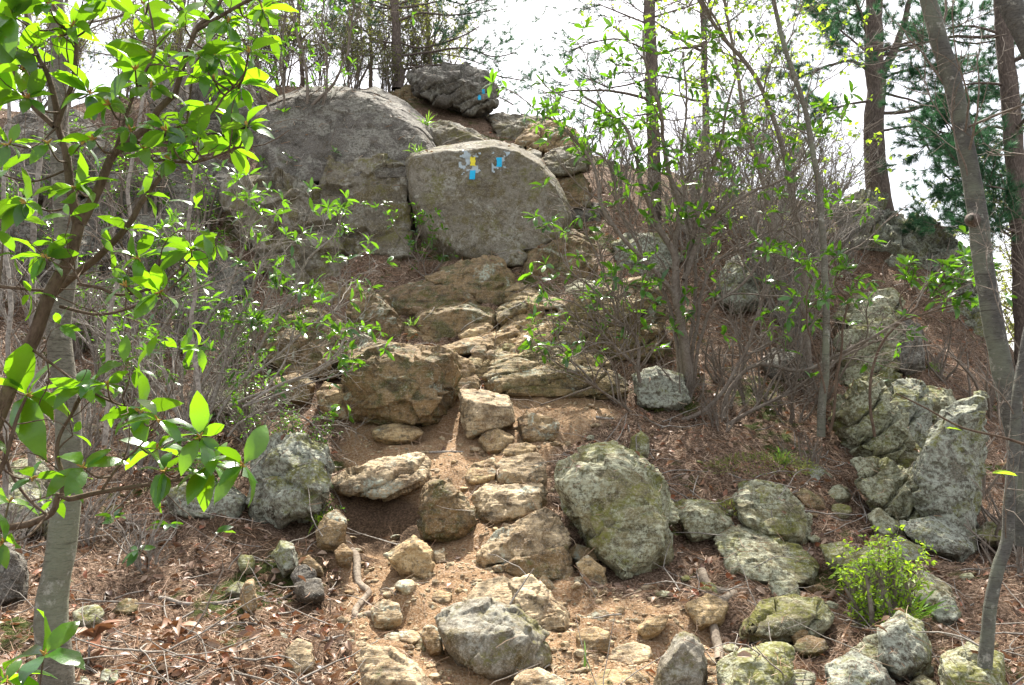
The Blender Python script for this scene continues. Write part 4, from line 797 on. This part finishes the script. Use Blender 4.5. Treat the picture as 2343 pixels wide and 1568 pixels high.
trunk_tree('sapling', 'slender straight grey sapling right of the big laurel', 6.5, [(1878,1000),(1880,930),(1888,850),(1892,700),(1886,600),(1876,450),(1858,340),(1840,250),(1800,120),(1770,0),(1740,-150)], 17, 9, 'birch', 16, (.4, 1.2), .006, 'spring', lo=.45, keep=.16, LL=.045, flare=.2)
trunk_tree('spring_tree', 'thin forked tree with tiny round yellow-green spring leaves, right of the big laurel', 7.6, [(1850,880),(1835,600),(1800,380),(1760,250),(1720,160),(1650,80),(1560,-60)], 16, 8, 'browntwig', 26, (.6, 1.6), .008, 'spring', lo=.3, keep=.5, LL=.05, flare=.1, n2=7)
trunk_tree('spring_sapling', 'wispy sapling with yellow-green leaves leaning left behind the big laurel', 8.4, [(1800,700),(1745,420),(1700,250),(1680,120),(1640,-80)], 13, 6, 'browntwig', 22, (.5, 1.4), .007, 'spring', lo=.3, keep=.45, LL=.05, flare=.1)
for lab, pts, w0, w1, Y in (('thin pale stem left of the grey trunk', [(70,1100),(75,900),(70,700),(80,480),(92,300),(80,150),(60,-60)], 16, 9, 3.6), ('thinnest bare stem at the left picture edge', [(12,1150),(10,900),(15,700),(8,450),(22,250),(10,-40)], 12, 7, 3.3),
    ('pale crooked stem between the grey trunk and the laurel fork', [(235,1020),(250,850),(255,700),(300,560),(290,420),(320,250),(345,60),(360,-40)], 11, 6, 4.2), ('thin upright stem behind the laurel leaves at left', [(455,900),(440,760),(448,640),(430,520),(452,350),(430,200),(445,50),(440,-50)], 10, 6, 5.2)):
    trunk_tree('bare_sapling', lab, Y, pts, w0, w1, 'greytwig', 12, (.3, .9), .004, lo=.2, cat='sapling', flare=.1)

# --- pines
def pine(label, Y, pts, w0, w1, br, nb=10, LN=.085, kn=20, sub=9, tw=5, dens=1., r=.022, needle='needle', blen=(1.2, 2.2), lo=.35, name='pine_tree'):
    P3 = px(pts, Y); root = empty(name, P3[0], label, 'pine tree'); t = MB(); p = limb(t, P3, r_at(w0, Y), r_at(w1, Y), 12, 50, .02, .3); t.build('trunk', M['pinebark'], root)
    c = MB(); nd = MB(); lines = [resamp(limb(c, px(b, Y), r_at(bw, Y), r_at(2.5, Y), 6, wig=.03), 14) for b, bw in br]
    if nb:
        S, _ = pick(resamp(p, 20)[None], nb, lo, .99, 1.); a_ = RNG.uniform(0, 6.28, nb); D = np.stack([np.cos(a_), np.sin(a_)*.8, RNG.uniform(-.1, .35, nb)], -1)
        q = grow(S, D, RNG.uniform(*blen, nb), 14, .10, .15); tubes(c, q, np.linspace(1, .25, 14)[None]*r*RNG.uniform(.6, 1.2, (nb, 1)), 6); lines += list(q)
    Lm = np.array(lines); S, D = pick(Lm, sub, .3, .99, .8); a = grow(S, D, RNG.uniform(.25, .8, len(S)), 7, .16, .35); tubes(c, a, np.linspace(1, .4, 7)[None]*r*.22*np.ones((len(a), 1)), 4)
    S, D = pick(a, tw, .25, .99, .8); b = grow(S, D, RNG.uniform(.08, .28, len(S)), 4, .15, .4); tubes(c, b, np.linspace(1, .7, 4)[None]*r*.12*np.ones((len(b), 1)), 3)
    c.build('branches', M['pinebark'], root)
    tips = np.concatenate([b[:, -1], a[:, -1], b[:, 2]]); dr = np.concatenate([b[:, -1]-b[:, -2], a[:, -1]-a[:, -2], b[:, 2]-b[:, 1]]); q = RNG.random(len(tips)) < dens; tips, dr = tips[q], norm(dr[q])
    k = kn; pos = np.repeat(tips, k, 0)-np.repeat(dr, k, 0)*RNG.uniform(0, .05, (len(tips)*k, 1)); d = norm(np.repeat(dr, k, 0)*.9+norm(RNG.normal(0, 1, pos.shape))*.85)
    s = norm(np.cross(d, RNG.normal(0, 1, d.shape)))*(.0014+Y*.00012); e = pos+d*(LN*RNG.uniform(.7, 1.1, (len(pos), 1))); i = np.arange(len(pos))[:, None]*3
    nd.add(np.stack([pos-s, pos+s, e], 1).reshape(-1, 3), i+np.array([[0, 1, 2]])); nd.build('needles', M[needle], root); return root
pine('straight pine trunk on the ridge above the dark dome', 13, [(912,205),(910,130),(905,60),(900,-60),(895,-260)], 23, 17,
 [([(908,50),(960,30),(1030,35),(1100,28),(1140,20)],6),([(908,90),(960,110),(1040,90),(1100,60)],6),([(905,130),(980,120),(1060,110),(1130,130),(1180,120)],6),([(910,160),(990,150),(1060,150),(1120,170),(1200,185)],6),([(905,20),(850,0),(800,-10)],5),([(905,100),(860,90),(820,60)],5),([(908,10),(980,-10),(1060,10),(1110,-5)],5)], 8, dens=.8)
pine('short pine behind the straight pine on the ridge', 15, [(985,200),(982,120),(978,40),(975,-80)], 12, 8, [([(985,160),(1050,190),(1130,215),(1170,240)],4),([(985,120),(1050,130),(1110,150)],4),([(980,180),(1040,210),(1090,235),(1130,225)],4)], 12, blen=(.8, 1.6), lo=.1, dens=.7)
pine('thin dark tree on the ridge left of the straight pine', 15, [(848,215),(850,120),(846,40),(850,-80)], 9, 6, [], 14, blen=(.5, 1.2), lo=.15, dens=.35)
pine('leaning dark pine behind the brush at upper left', 14, [(400,230),(405,120),(415,20),(420,-100)], 16, 10, [], 14, blen=(.8, 1.9), dens=.6, lo=.2)
pine('small pine behind the ledge laurel', 14.5, [(690,215),(688,130),(684,40),(682,-60)], 11, 7, [], 14, blen=(.7, 1.5), dens=.6, lo=.15)
bp = pine('pine hidden behind the big laurel, with one blue blaze on its trunk', 9.8, [(1500,640),(1498,420),(1492,250),(1488,100),(1482,-60),(1478,-220)], 32, 26,
 [([(1490,120),(1420,90),(1350,100),(1300,120)],5),([(1490,60),(1420,30),(1370,10)],5),([(1490,180),(1400,200),(1340,180)],5),([(1495,40),(1560,20),(1620,0)],5),([(1490,260),(1420,270),(1360,280)],4)], 9, blen=(.8, 1.6), dens=.6)
q_ = [o for o in bp.children if o.name.startswith('trunk')][0]; bpy.context.view_layer.update(); blaze(q_, quad(1484, 52, 15, 22), M['bluepaint'], 'blue blaze on the bark', .08, 8)
for ch in q_.children: ch.parent = q_
pine('second slim pine right of the blazed pine', 12, [(1622,620),(1615,300),(1610,120),(1604,-80)], 19, 13, [], 10, blen=(.8, 1.6), dens=.5, lo=.4)
pine('tall pine with a forked rough trunk on the right rock shoulder', 11.2, [(2018,520),(2010,440),(2002,350),(2000,280),(2004,200),(1998,120),(2000,40),(2004,-200)], 50, 34,
 [([(2006,190),(2040,130),(2062,70),(2085,-20),(2110,-120)],26),([(2000,170),(1950,140),(1900,150),(1850,170),(1800,180)],9),([(2004,260),(2080,255),(2160,230),(2240,270),(2290,250)],9),([(2008,130),(2080,110),(2150,90),(2230,100),(2343,80)],8),([(2000,230),(1940,240),(1880,260),(1840,300)],7),
  ([(2015,300),(2100,290),(2160,330),(2190,400),(2210,420)],6),([(2040,170),(2140,150),(2200,170),(2260,150)],7),([(2000,60),(1940,30),(1880,20)],7),([(2004,210),(2050,220),(2110,240),(2170,290)],7),([(2080,270),(2120,330),(2150,390),(2230,440),(2290,450)],5)], 9, sub=11, tw=6, dens=1, blen=(1., 2.2), lo=.5, kn=40, LN=.10)
pine('dark pine at the right edge behind the leaning trunk', 9.2, [(2352,1000),(2345,700),(2330,450),(2312,250),(2296,60),(2290,-200)], 50, 34,
 [([(2320,300),(2270,290),(2200,310),(2150,300)],8),([(2330,330),(2260,350),(2220,330)],8),([(2315,200),(2250,190),(2170,200)],8),([(2300,80),(2220,60),(2150,70)],8),([(2335,400),(2280,400),(2240,380)],7),([(2340,560),(2290,520),(2260,480)],6)], 12, sub=11, tw=6, dens=1, blen=(.8, 1.8), lo=.3, kn=40, LN=.10)

# --- the big laurel right of centre
YB = 7.0
STB = [([(1560,935),(1575,860),(1562,760),(1550,700),(1545,600),(1530,560),(1500,500,.1),(1475,440),(1465,380),(1450,330),(1430,290,.1),(1380,250),(1335,222)],24,5),
 ([(1570,930,.05),(1562,800,.1),(1552,700,.1),(1545,560,.2),(1558,480,.2),(1532,400,.2),(1520,330,.2),(1510,250),(1480,150),(1472,70)],22,5),
 ([(1562,700,.1),(1575,590,.2),(1600,480,.1),(1648,330,.1),(1662,250),(1690,160)],14,5), ([(1550,690),(1500,620,-.1),(1440,560,-.2),(1380,480,-.2),(1368,420,-.2),(1350,370,-.2),(1300,310,-.2),(1262,265,-.2)],13,4),
 ([(1565,640,.1),(1600,540,.1),(1650,490),(1720,440),(1790,410),(1855,360)],13,4), ([(1500,975,-.2),(1480,920,-.2),(1462,840,-.3),(1450,770,-.3),(1385,705,-.3),(1342,652,-.3),(1305,630,-.3)],12,4),
 ([(1500,978,-.2),(1560,962,-.3),(1610,940,-.3),(1655,895,-.3),(1682,850,-.3),(1712,790,-.3),(1742,700,-.3),(1762,650,-.3)],12,4), ([(1655,985,-.2),(1662,905,-.2),(1730,835,-.2),(1830,850,-.2),(1900,820,-.2),(2000,770,-.3),(2060,735,-.3),(2130,715,-.3),(2205,700,-.3)],12,4),
 ([(1640,990,-.3),(1700,950,-.3),(1800,900,-.3),(1900,832,-.3),(1960,800,-.3)],10,4), ([(1480,965,-.3),(1400,912,-.4),(1350,880,-.4),(1322,858,-.4)],7,3), ([(1455,835,-.3),(1400,785,-.4),(1352,742,-.4)],7,3),
 ([(1570,920,.1),(1600,700,.1),(1640,600,.1),(1720,560),(1800,520),(1880,500)],11,4), ([(1555,900,.1),(1540,720,.1),(1480,600,.1),(1420,480,.1),(1400,380,.1),(1330,330,.1)],10,4), ([(1560,880,.2),(1590,640,.3),(1560,400,.3),(1570,250,.3),(1560,120,.3)],11,4),
 ([(1580,900,.1),(1620,720,0),(1700,650,-.1),(1760,560,-.1),(1800,460,0),(1820,380,0)],9,4), ([(1500,978,-.1),(1440,800,-.1),(1370,600,-.1),(1330,520,-.1),(1300,470,-.1)],7,3), ([(1660,985,-.1),(1720,760,-.1),(1760,640,0),(1850,590,0),(1950,640,-.1)],8,4)]
def kp(t):
    u, v = proj(t); return np.where(v < 330, .7, np.where(v < 560, .26, .22))*np.where((v > 820) & (u < 1900), .3, 1)
shrub('big_mountain_laurel', 'big many-stemmed laurel bush arching over the rocks right of the trail', 'shrub', STB, YB, 'laurel_far', 'browntwig', 13, (.3, .8), 4, (.1, .35), 1, (.06, .2), .25, kp, 6, .115, .34, 'mid', group=None, r1=.0065, lo=.2)
# laurel sprays hanging before the right bank
shrub('laurel_spray', 'leafy laurel spray reaching in front of the dark rock shoulder at right', 'shrub', [([(2000,1000),(1990,900),(2010,800),(2060,735),(2120,690),(2200,650),(2235,625)],7,4),([(2060,735),(2110,720),(2180,700),(2230,690)],5,3),([(2070,720),(2060,680),(2080,650)],4,3),([(2120,690),(2150,650),(2190,630)],4,3)], 5.6, 'laurel_far', 'laurelbark', 5, (.1, .25), 2, (.05, .12), keep=.75, k=6, LL=.095, W=.33, det='hi', r1=.003, lo=.45)
shrub('laurel_spray', 'small leafy laurel sprig beside the slender sapling', 'shrub', [([(1900,990),(1925,800),(1940,690),(1965,640),(1980,620)],7,3),([(1940,690),(1910,650),(1925,600)],4,3),([(1890,900),(1850,760),(1845,680),(1860,640)],5,3)], 5.9, 'laurel_far', 'laurelbark', 4, (.1, .3), 2, (.05, .12), keep=.7, k=6, LL=.09, W=.33, r1=.003, lo=.5)
# --- mid-left tangle of small-leaved laurel
shrub('middle_laurel', 'smaller-leaved laurel thicket on the left bank in front of the pale cliff slab', 'shrub',
 [([(480,960),(500,880),(530,780),(560,700),(600,620),(640,540)],11,4),([(470,950),(450,850),(470,750),(520,660),(560,560),(590,480)],10,4),([(500,950),(560,860),(620,760),(660,680),(700,600),(760,540),(790,480)],9,4),([(420,980),(380,880),(360,780),(400,690),(420,600),(380,520)],9,4),
  ([(380,960),(330,850),(270,780),(250,700)],8,4),([(520,930),(600,900),(680,870),(720,855),(770,820),(800,785),(815,750)],9,3),([(560,870),(640,810),(720,740),(780,700),(800,690)],7,3),([(430,960),(500,820),(600,700),(640,620),(650,560)],7,3),([(520,1000),(560,960),(640,940),(700,960),(740,1000)],6,3),([(400,1000),(470,930),(560,920),(600,960)],6,3)],
 6.0, 'laurel_far', 'greytwig', 12, (.2, .55), 4, (.08, .25), 2, (.05, .15), .25, lambda t: np.where(proj(t)[1] < 780, .32, .16), 6, .10, .29, 'mid', r1=.004, lo=.15)
shrub('laurel_spray', 'bright laurel spray over the overhanging boulder at the left trail edge', 'shrub', [([(560,930),(640,880),(720,850),(780,800),(795,750),(790,715)],7,3),([(600,900),(650,830),(668,760),(672,742)],5,3),([(560,930),(700,880),(800,850),(812,830)],5,3)], 5.6, 'laurel_far', 'greytwig', 3, (.08, .25), 1, (.05, .1), keep=.6, k=7, LL=.10, W=.28, det='hi', r1=.003, lo=.6)
# --- laurel rooted on the ledge above
shrub('ledge_laurel', 'tall thin laurel rooted on the ledge between the dark dome and the pale slab', 'shrub',
 [([(715,412),(690,370),(660,335),(635,290),(612,245),(595,180),(575,100),(560,20)],12,4),([(720,410),(745,385),(742,350),(722,310),(702,265),(700,200),(695,140),(675,50),(665,-40)],12,4),([(702,262),(730,225),(768,185),(790,130),(800,70),(810,0)],8,3),([(635,290),(650,230),(640,150),(650,70),(655,-20)],7,3),([(612,245),(570,200),(540,150),(520,80)],6,3),([(725,400),(700,330),(740,240),(750,150),(740,60),(745,-20)],7,3),([(712,410),(670,400),(650,420),(640,450)],5,3),([(735,400),(760,430),(750,460)],5,3)],
 10.1, 'laurel_far', 'browntwig', 12, (.3, .9), 5, (.1, .4), 2, (.08, .2), .35, lambda t: np.where(proj(t)[1] < 190, .33, .14), 5, .11, .34, 'mid', r1=.006, lo=.25)
for lab, st_, Y in (('tiny laurel growing from the cleft left of the painted boulder', [([(960,600),(950,560),(965,520),(950,470)],4,2),([(960,600),(985,560),(990,520)],3,2),([(960,600),(930,560),(900,530),(880,480),(850,465)],3,2)], 9.0), ('thin leafy sprig in front of the cliff block', [([(770,690),(778,640),(770,560),(782,500),(780,480)],4,2),([(775,600),(760,540)],3,2)], 8.2),
    ('dense dark little shrub at the foot of the cleft', [([(975,640),(965,600),(990,570)],4,2),([(975,640),(1010,600),(1015,570)],4,2),([(975,640),(940,610),(930,590)],4,2)], 9.0)):
    shrub('small_shrub', lab, 'shrub', st_, Y, 'laurel_far', 'browntwig', 5, (.1, .25), 3, (.05, .12), keep=.4, k=5, LL=.075, W=.35, r1=.003)

# --- bare twiggy brush, copied over the ridge and banks
def brush_proto(label, group, h, n, seedspread, leaf, keep, LL, bark='browntwig', n1=8, n2=5, n3=3, r1=.004):
    b = np.array([0, 0, 0.]); stems = []
    for i in range(n):
        a = random.random()*6.28; s = random.uniform(.2, 1)*seedspread; p0 = np.array([math.cos(a)*.08, math.sin(a)*.08, -.05]); p2 = np.array([math.cos(a)*s*h, math.sin(a)*s*h, h*random.uniform(.6, 1)]); p1 = (p0+p2)/2+RNG.normal(0, .08*h, 3)-np.array([p2[0], p2[1], 0])*.15
        stems.append(([p0, p1, p2], 9, 4))
    return shrub('brush', label, 'brush', stems, 6.5, leaf, bark, n1, (.2*h, .5*h), n2, (.1*h, .25*h), n3, (.04*h, .12*h), .5, keep, 3, LL, .5, 'lo', group=group, base=b, r1=r1, lo=.1)
def dup(root, loc, rz, s, group=None, label=None):
    r = root.copy(); COL.objects.link(r); r.location = loc; r.rotation_euler = (0, 0, rz); r.scale = (s, s, s)
    if label: r['label'] = label
    for ch in root.children: c = ch.copy(); COL.objects.link(c); c.parent = r
    return r
def scatter(proto, spots):
    base = proto['label']; od = sorted(range(len(spots)), key=lambda i: spots[i][0]); num = ['leftmost', 'second', 'third', 'fourth', 'fifth', 'sixth', 'seventh', 'eighth', 'ninth', 'tenth', 'eleventh', 'twelfth', '13th', '14th', '15th', '16th', '17th', '18th', '19th', '20th', '21st', '22nd', '23rd']
    lab = {i: base+(', leftmost' if k == 0 else ', rightmost' if k == len(od)-1 else ', '+num[k]+' from left') for k, i in enumerate(od)}
    for i, (u, Y, s) in enumerate(spots):
        x = P(u, 784, Y)[0]; loc = Vector((x, Y, gz(x, Y)-.03)); rz = random.random()*6.28
        if i == 0: proto['label'] = lab[0]; proto.location = loc; proto.rotation_euler = (0, 0, rz); proto.scale = (s, s, s)
        else: dup(proto, loc, rz, s, label=lab[i])
pr = brush_proto('twiggy bush with sparse yellow-green leaf buds on the ridge skyline', 'bushes along the ridge skyline', 1.6, 9, .6, 'brushleaf', .95, .07, n1=7, n2=5, n3=2, r1=.006)
scatter(pr, [(u+random.uniform(-25, 25), Y, random.uniform(.7, 1.15)) for u, Y in ((20,12.6),(140,13),(260,12.6),(380,12.8),(470,13.2),(560,12.6),(640,13.2),(720,13.4),(800,13.2),(870,13.6),(950,13.6))]+[(1040,14.2,.5),(870,12.8,.45),(780,12.6,.5)])
pr = brush_proto('bare grey twiggy bush in the thicket right of the big laurel', 'bare bushes right of the big laurel', 1.5, 13, .5, 'brushleaf', .25, .03, 'greytwig', 7, 4, 2, .006)
scatter(pr, [(1430,10.6,.6),(1600,9.4,.8),(1690,10.2,.9),(1750,9.2,.9),(1810,8.6,.9),(1850,9.6,.95),(1780,10.8,1.),(1900,10.6,.6),(1600,11,.8),(1840,8.1,.5),(1940,9.6,.5)])
pr = brush_proto('low tangle of dead grey twigs on the left bank', 'dead twig tangles on the left bank', .8, 11, .8, None, 0, .03, 'greytwig', 6, 3, 1, .0045)
scatter(pr, [(60,6.4,.8),(200,6.0,.8),(330,6.0,.8),(460,6.6,.9),(590,6.4,.6),(250,7.4,1.),(400,7.8,1.),(560,7.8,.8),(120,7.8,1.1),(30,8.6,1.1),(320,9.0,1.),(220,4.9,.5),(60,4.6,.45),(360,4.6,.4)])
pr = brush_proto('small leafy blueberry bush low on the left bank', 'low blueberry bushes on the left bank', .4, 9, .6, 'laurel_far', .6, .035, 'browntwig', 6, 4, 0, .0025)
scatter(pr, [(150,10.3,2.2),(260,9.7,2),(350,9.8,2),(60,9.8,2.2),(420,8.8,1.6),(250,8.2,1.6),(480,5.4,.8),(640,5.6,.9),(700,5.8,.8),(560,6.5,1.),(740,5.2,.6),(300,7.0,1.2),(420,8.0,1.3),(200,8.0,1.3),(540,7.4,1.2),(350,9,1.3),(460,9.6,1.4),(120,9.2,1.3),(660,7.6,1.)])
pr = brush_proto('wispy low bare twigs growing from the right bank', 'wispy twigs on the right bank', .5, 9, .9, None, 0, .03, 'browntwig', 5, 3, 1, .0035)
scatter(pr, [(1560,6.9,.7),(1640,6.6,.6),(1720,7.0,.9),(1800,6.9,.8),(1860,7.4,1.),(1770,7.8,1.),(1650,7.4,.8),(1940,8.2,.8),(2200,6.4,.9),(2290,5.6,.9),(2250,8,1.2),(2140,8.4,.9),(1840,6.1,.5),(2310,4.6,.6)])
# blueberry sprig, grass, ferns
pr = brush_proto('bright yellow-green blueberry sprig between mossy stones at lower right', None, .34, 16, .55, 'spring', .9, .028, 'browntwig', 7, 5, 0, .002); del pr['category']; pr['category'] = 'shrub'
c = G(2010, 1440); pr.location = Vector((c[0], c[1], gz(c[0], c[1]))); pr.name = 'blueberry_sprig'
def tuft(label, u, v, n=40, L=.14, mat='grass', group=None, name='grass_tuft', Y=None):
    c = G(u, v) if Y is None else P(u, v, Y); r = empty(name, c, label, 'grass', group); m = MB(); p = c+RNG.normal(0, .025, (n, 3))*np.array([1, 1, .2]); d = norm(RNG.normal(0, .5, (n, 3))+np.array([0, 0, 1]))
    leaves(m, p, d, RNG.uniform(.5, 1, n)*L, .07, .5, 'mid', .3); m.build('blades', M[mat], r)
tuft('small green grass tuft in a crack of the middle ledge', 942, 745, 16, .12, Y=7.9); tuft('tiny grass tuft on top of the layered outcrop', 1215, 695, 14, .1, Y=7.85)
tuft('pale grass tuft in the notch of the layered outcrop', 1222, 745, 20, .11, Y=7.6); tuft('grass on the ledge behind the painted boulder', 975, 290, 30, .25, Y=10.6); tuft('thin grass at the left shoulder of the painted boulder', 955, 350, 24, .14, Y=9.6)
tuft('fine grass tuft beside the dark rock at lower right', 2070, 1420, 60, .2); tuft('fine fern-like green tuft on the moss at the right bank', 1790, 1060, 60, .14); tuft('grass tuft on the needle-covered ledge at right', 2070, 860, 40, .16); tuft('second grass tuft among the right bank rocks', 2130, 850, 30, .14)
tuft('single green blade at the bottom edge of the trail', 1355, 1560, 2, .16); tuft('green sprout in the litter at the bottom left', 365, 1540, 30, .07, 'spring'); tuft('green sprout left of the triangular stone bank', 740, 1200, 40, .12, 'spring'); tuft('bright sprigs under the round tan boulder', 700, 1160, 60, .16, 'spring')
# moss hummock
def hummock(label, u, v, r=.12):
    c = G(u, v); n = 900; a = norm(RNG.normal(0, 1, (n, 3))); a[:, 2] = np.abs(a[:, 2]); p = np.array([c[0], c[1], gz(c[0], c[1])])+a*r*np.array([1.5, 1, .5])*RNG.uniform(.7, 1, (n, 1))
    m = MB(); leaves(m, p, norm(a+RNG.normal(0, .5, a.shape)), .03, .25, .2, 'lo'); tag(m.build('moss_cushion', M['brushleaf'], origin=c), label, 'moss')
hummock('round green moss cushion at the foot of the big laurel', 1492, 935, .07); hummock('spreading moss cushion on the right bank', 1740, 1090, .28); hummock('moss patch with needles below the spreading cushion', 1700, 1180, .18)
# roots
for lab, pts, w0, w1, Y in (('exposed winding root down the left side of the trail', [(803,1258,.45),(815,1290,.35),(822,1330,.2),(845,1370,.1),(828,1400,0),(815,1430,-.1),(825,1462,-.2),(850,1478,-.25),(878,1490,-.3)], 20, 13, 4.35), ('thick gnarled root at the lower right edge of the trail', [(1605,1290,.5),(1622,1330,.35),(1660,1370,.2),(1680,1400,.1),(1650,1425,0),(1628,1455,-.1),(1640,1510,-.3),(1648,1580,-.45)], 26, 20, 4.25),
   ('dead curved branch on the soil at lower left', [(370,1290,.1),(390,1330,.05),(430,1362,0),(500,1370,0),(580,1340,.05),(640,1300,.1),(680,1230,.2)], 11, 6, 4.2), ('long pale dead stick at lower left', [(415,1380,.1),(440,1430),(500,1460),(580,1450),(650,1440)], 8, 4, 3.9), ('upright dead stick leaning beside the grey trunk', [(265,1560),(262,1450),(255,1380),(262,1330)], 9, 5, 3.6),
   ('bare stick lying across the dirt right of the grey slab', [(700,1545),(745,1520),(780,1480),(785,1440)], 8, 5, 3.7), ('fallen twig on the dirt of mid trail', [(980,1030),(1010,1022),(1060,1012)], 6, 4, 6.0), ('weathered stick in the litter right of the trail', [(1360,925),(1385,950),(1400,968)], 7, 4, 6.5)):
    w3 = px(pts, Y); w3 = [np.array([q[0], q[1], gz(q[0], q[1])+r_at(w0, Y)*.5]) for q in w3]; m = MB(); p = limb(m, w3, r_at(w0, Y), r_at(w1, Y), 8, 60, .015)
    tag(m.build('root' if 'root' in lab else 'dead_branch', M['root' if 'root' in lab else 'greytwig'], origin=w3[0]), lab, 'root' if 'root' in lab else 'stick')
# twig with buds poking in from the right
r_ = empty('budding_twig', P(2360, 1052, 2.6), 'single reddish twig with a pale bud poking in from the right edge', 'twig'); m = MB(); limb(m, px([(2360,1022),(2290,1000),(2200,978),(2120,935),(2050,900)], 2.6), .0045, .002, 6); m.build('stem', M['laurelbark'], r_)
m = MB(); leaves(m, px([(2200,985)], 2.6)[0][None], np.array([[-1, 0, .25]]), .05, .3, .1, 'hi', .6); leaves(m, P(2330, 1090, 2.6)[None], np.array([[-1, 0, .2]]), .08, .3, .1, 'hi', .6); m.build('bud', M['spring'], r_)
# big fallen oak leaves
for lab, u, v in (('curled brown oak leaf standing in the litter under the laurel sprays', 470, 1170), ('orange-red oak leaf in the dark hollow under the painted boulder', 972, 592), ('large rust-coloured leaf at the foot of the grey trunk', 215, 1500), ('folded brown leaf left of the exposed root', 400, 1460)):
    c = G(u, v); c[2] = gz(c[0], c[1]); o_ = MB(); n = 5; leaves(o_, np.repeat(c[None]+np.array([[0, 0, .05]]), n, 0), RNG.normal(0, .5, (n, 3))+np.array([0, -.3, .5]), .12, .45, .5, 'hi', .8)
    tag(o_.build('oak_leaf', M['deadleaf'], origin=c), lab, 'leaf')
# --- woods beyond the ridge and down on the right
for i, (x, y, s) in enumerate(((11, 17, 1), (13.5, 20, 1.1), (9.2, 15, .8), (16, 22, 1.2), (12, 25, 1.2), (10.2, 21, 1), (18, 27, 1.3))):
    if i == 0:
        b = np.array([0, 0, -.2]); dt = empty('distant_tree', (0, 0, 0), 'pale green leafing tree in the woods below the right bank', 'tree', 'trees in the woods below the right bank')
        t_ = MB(); p_ = limb(t_, [b, np.array([.1, 0, 3.]), np.array([-.1, .1, 6.5])], .13, .03, 8); t_.build('trunk', M['pinebark'], dt)
        c_ = MB(); S, D = pick(resamp(p_, 20)[None], 34, .12, .99, 1.4); a = grow(S, D, RNG.uniform(.8, 2.2, 34), 8, .18, .3); tubes(c_, a, np.linspace(1, .3, 8)[None]*.02*np.ones((34, 1)), 4); S, D = pick(a, 9, .2, .99, .9); a2 = grow(S, D, RNG.uniform(.3, .8, len(S)), 5, .2, .2); tubes(c_, a2, np.linspace(1, .4, 5)[None]*.007*np.ones((len(a2), 1)), 3); c_.build('branches', M['browntwig'], dt)
        l_ = MB(); tp = np.concatenate([a2[:, -1], a2[:, 3], a2[:, 2]]); whorls(l_, tp, RNG.normal(0, 1, tp.shape), 6, .10, .6, .2, 'lo', 1.2); l_.build('crown', M['brushleaf'], dt); o = dt
    else: o = dup(dt, (0, 0, 0), 0, s)
    o.location = (x, y, float(h0(x, y))); o.rotation_euler = (0, 0, i*1.3); o.scale = (s, s, s)
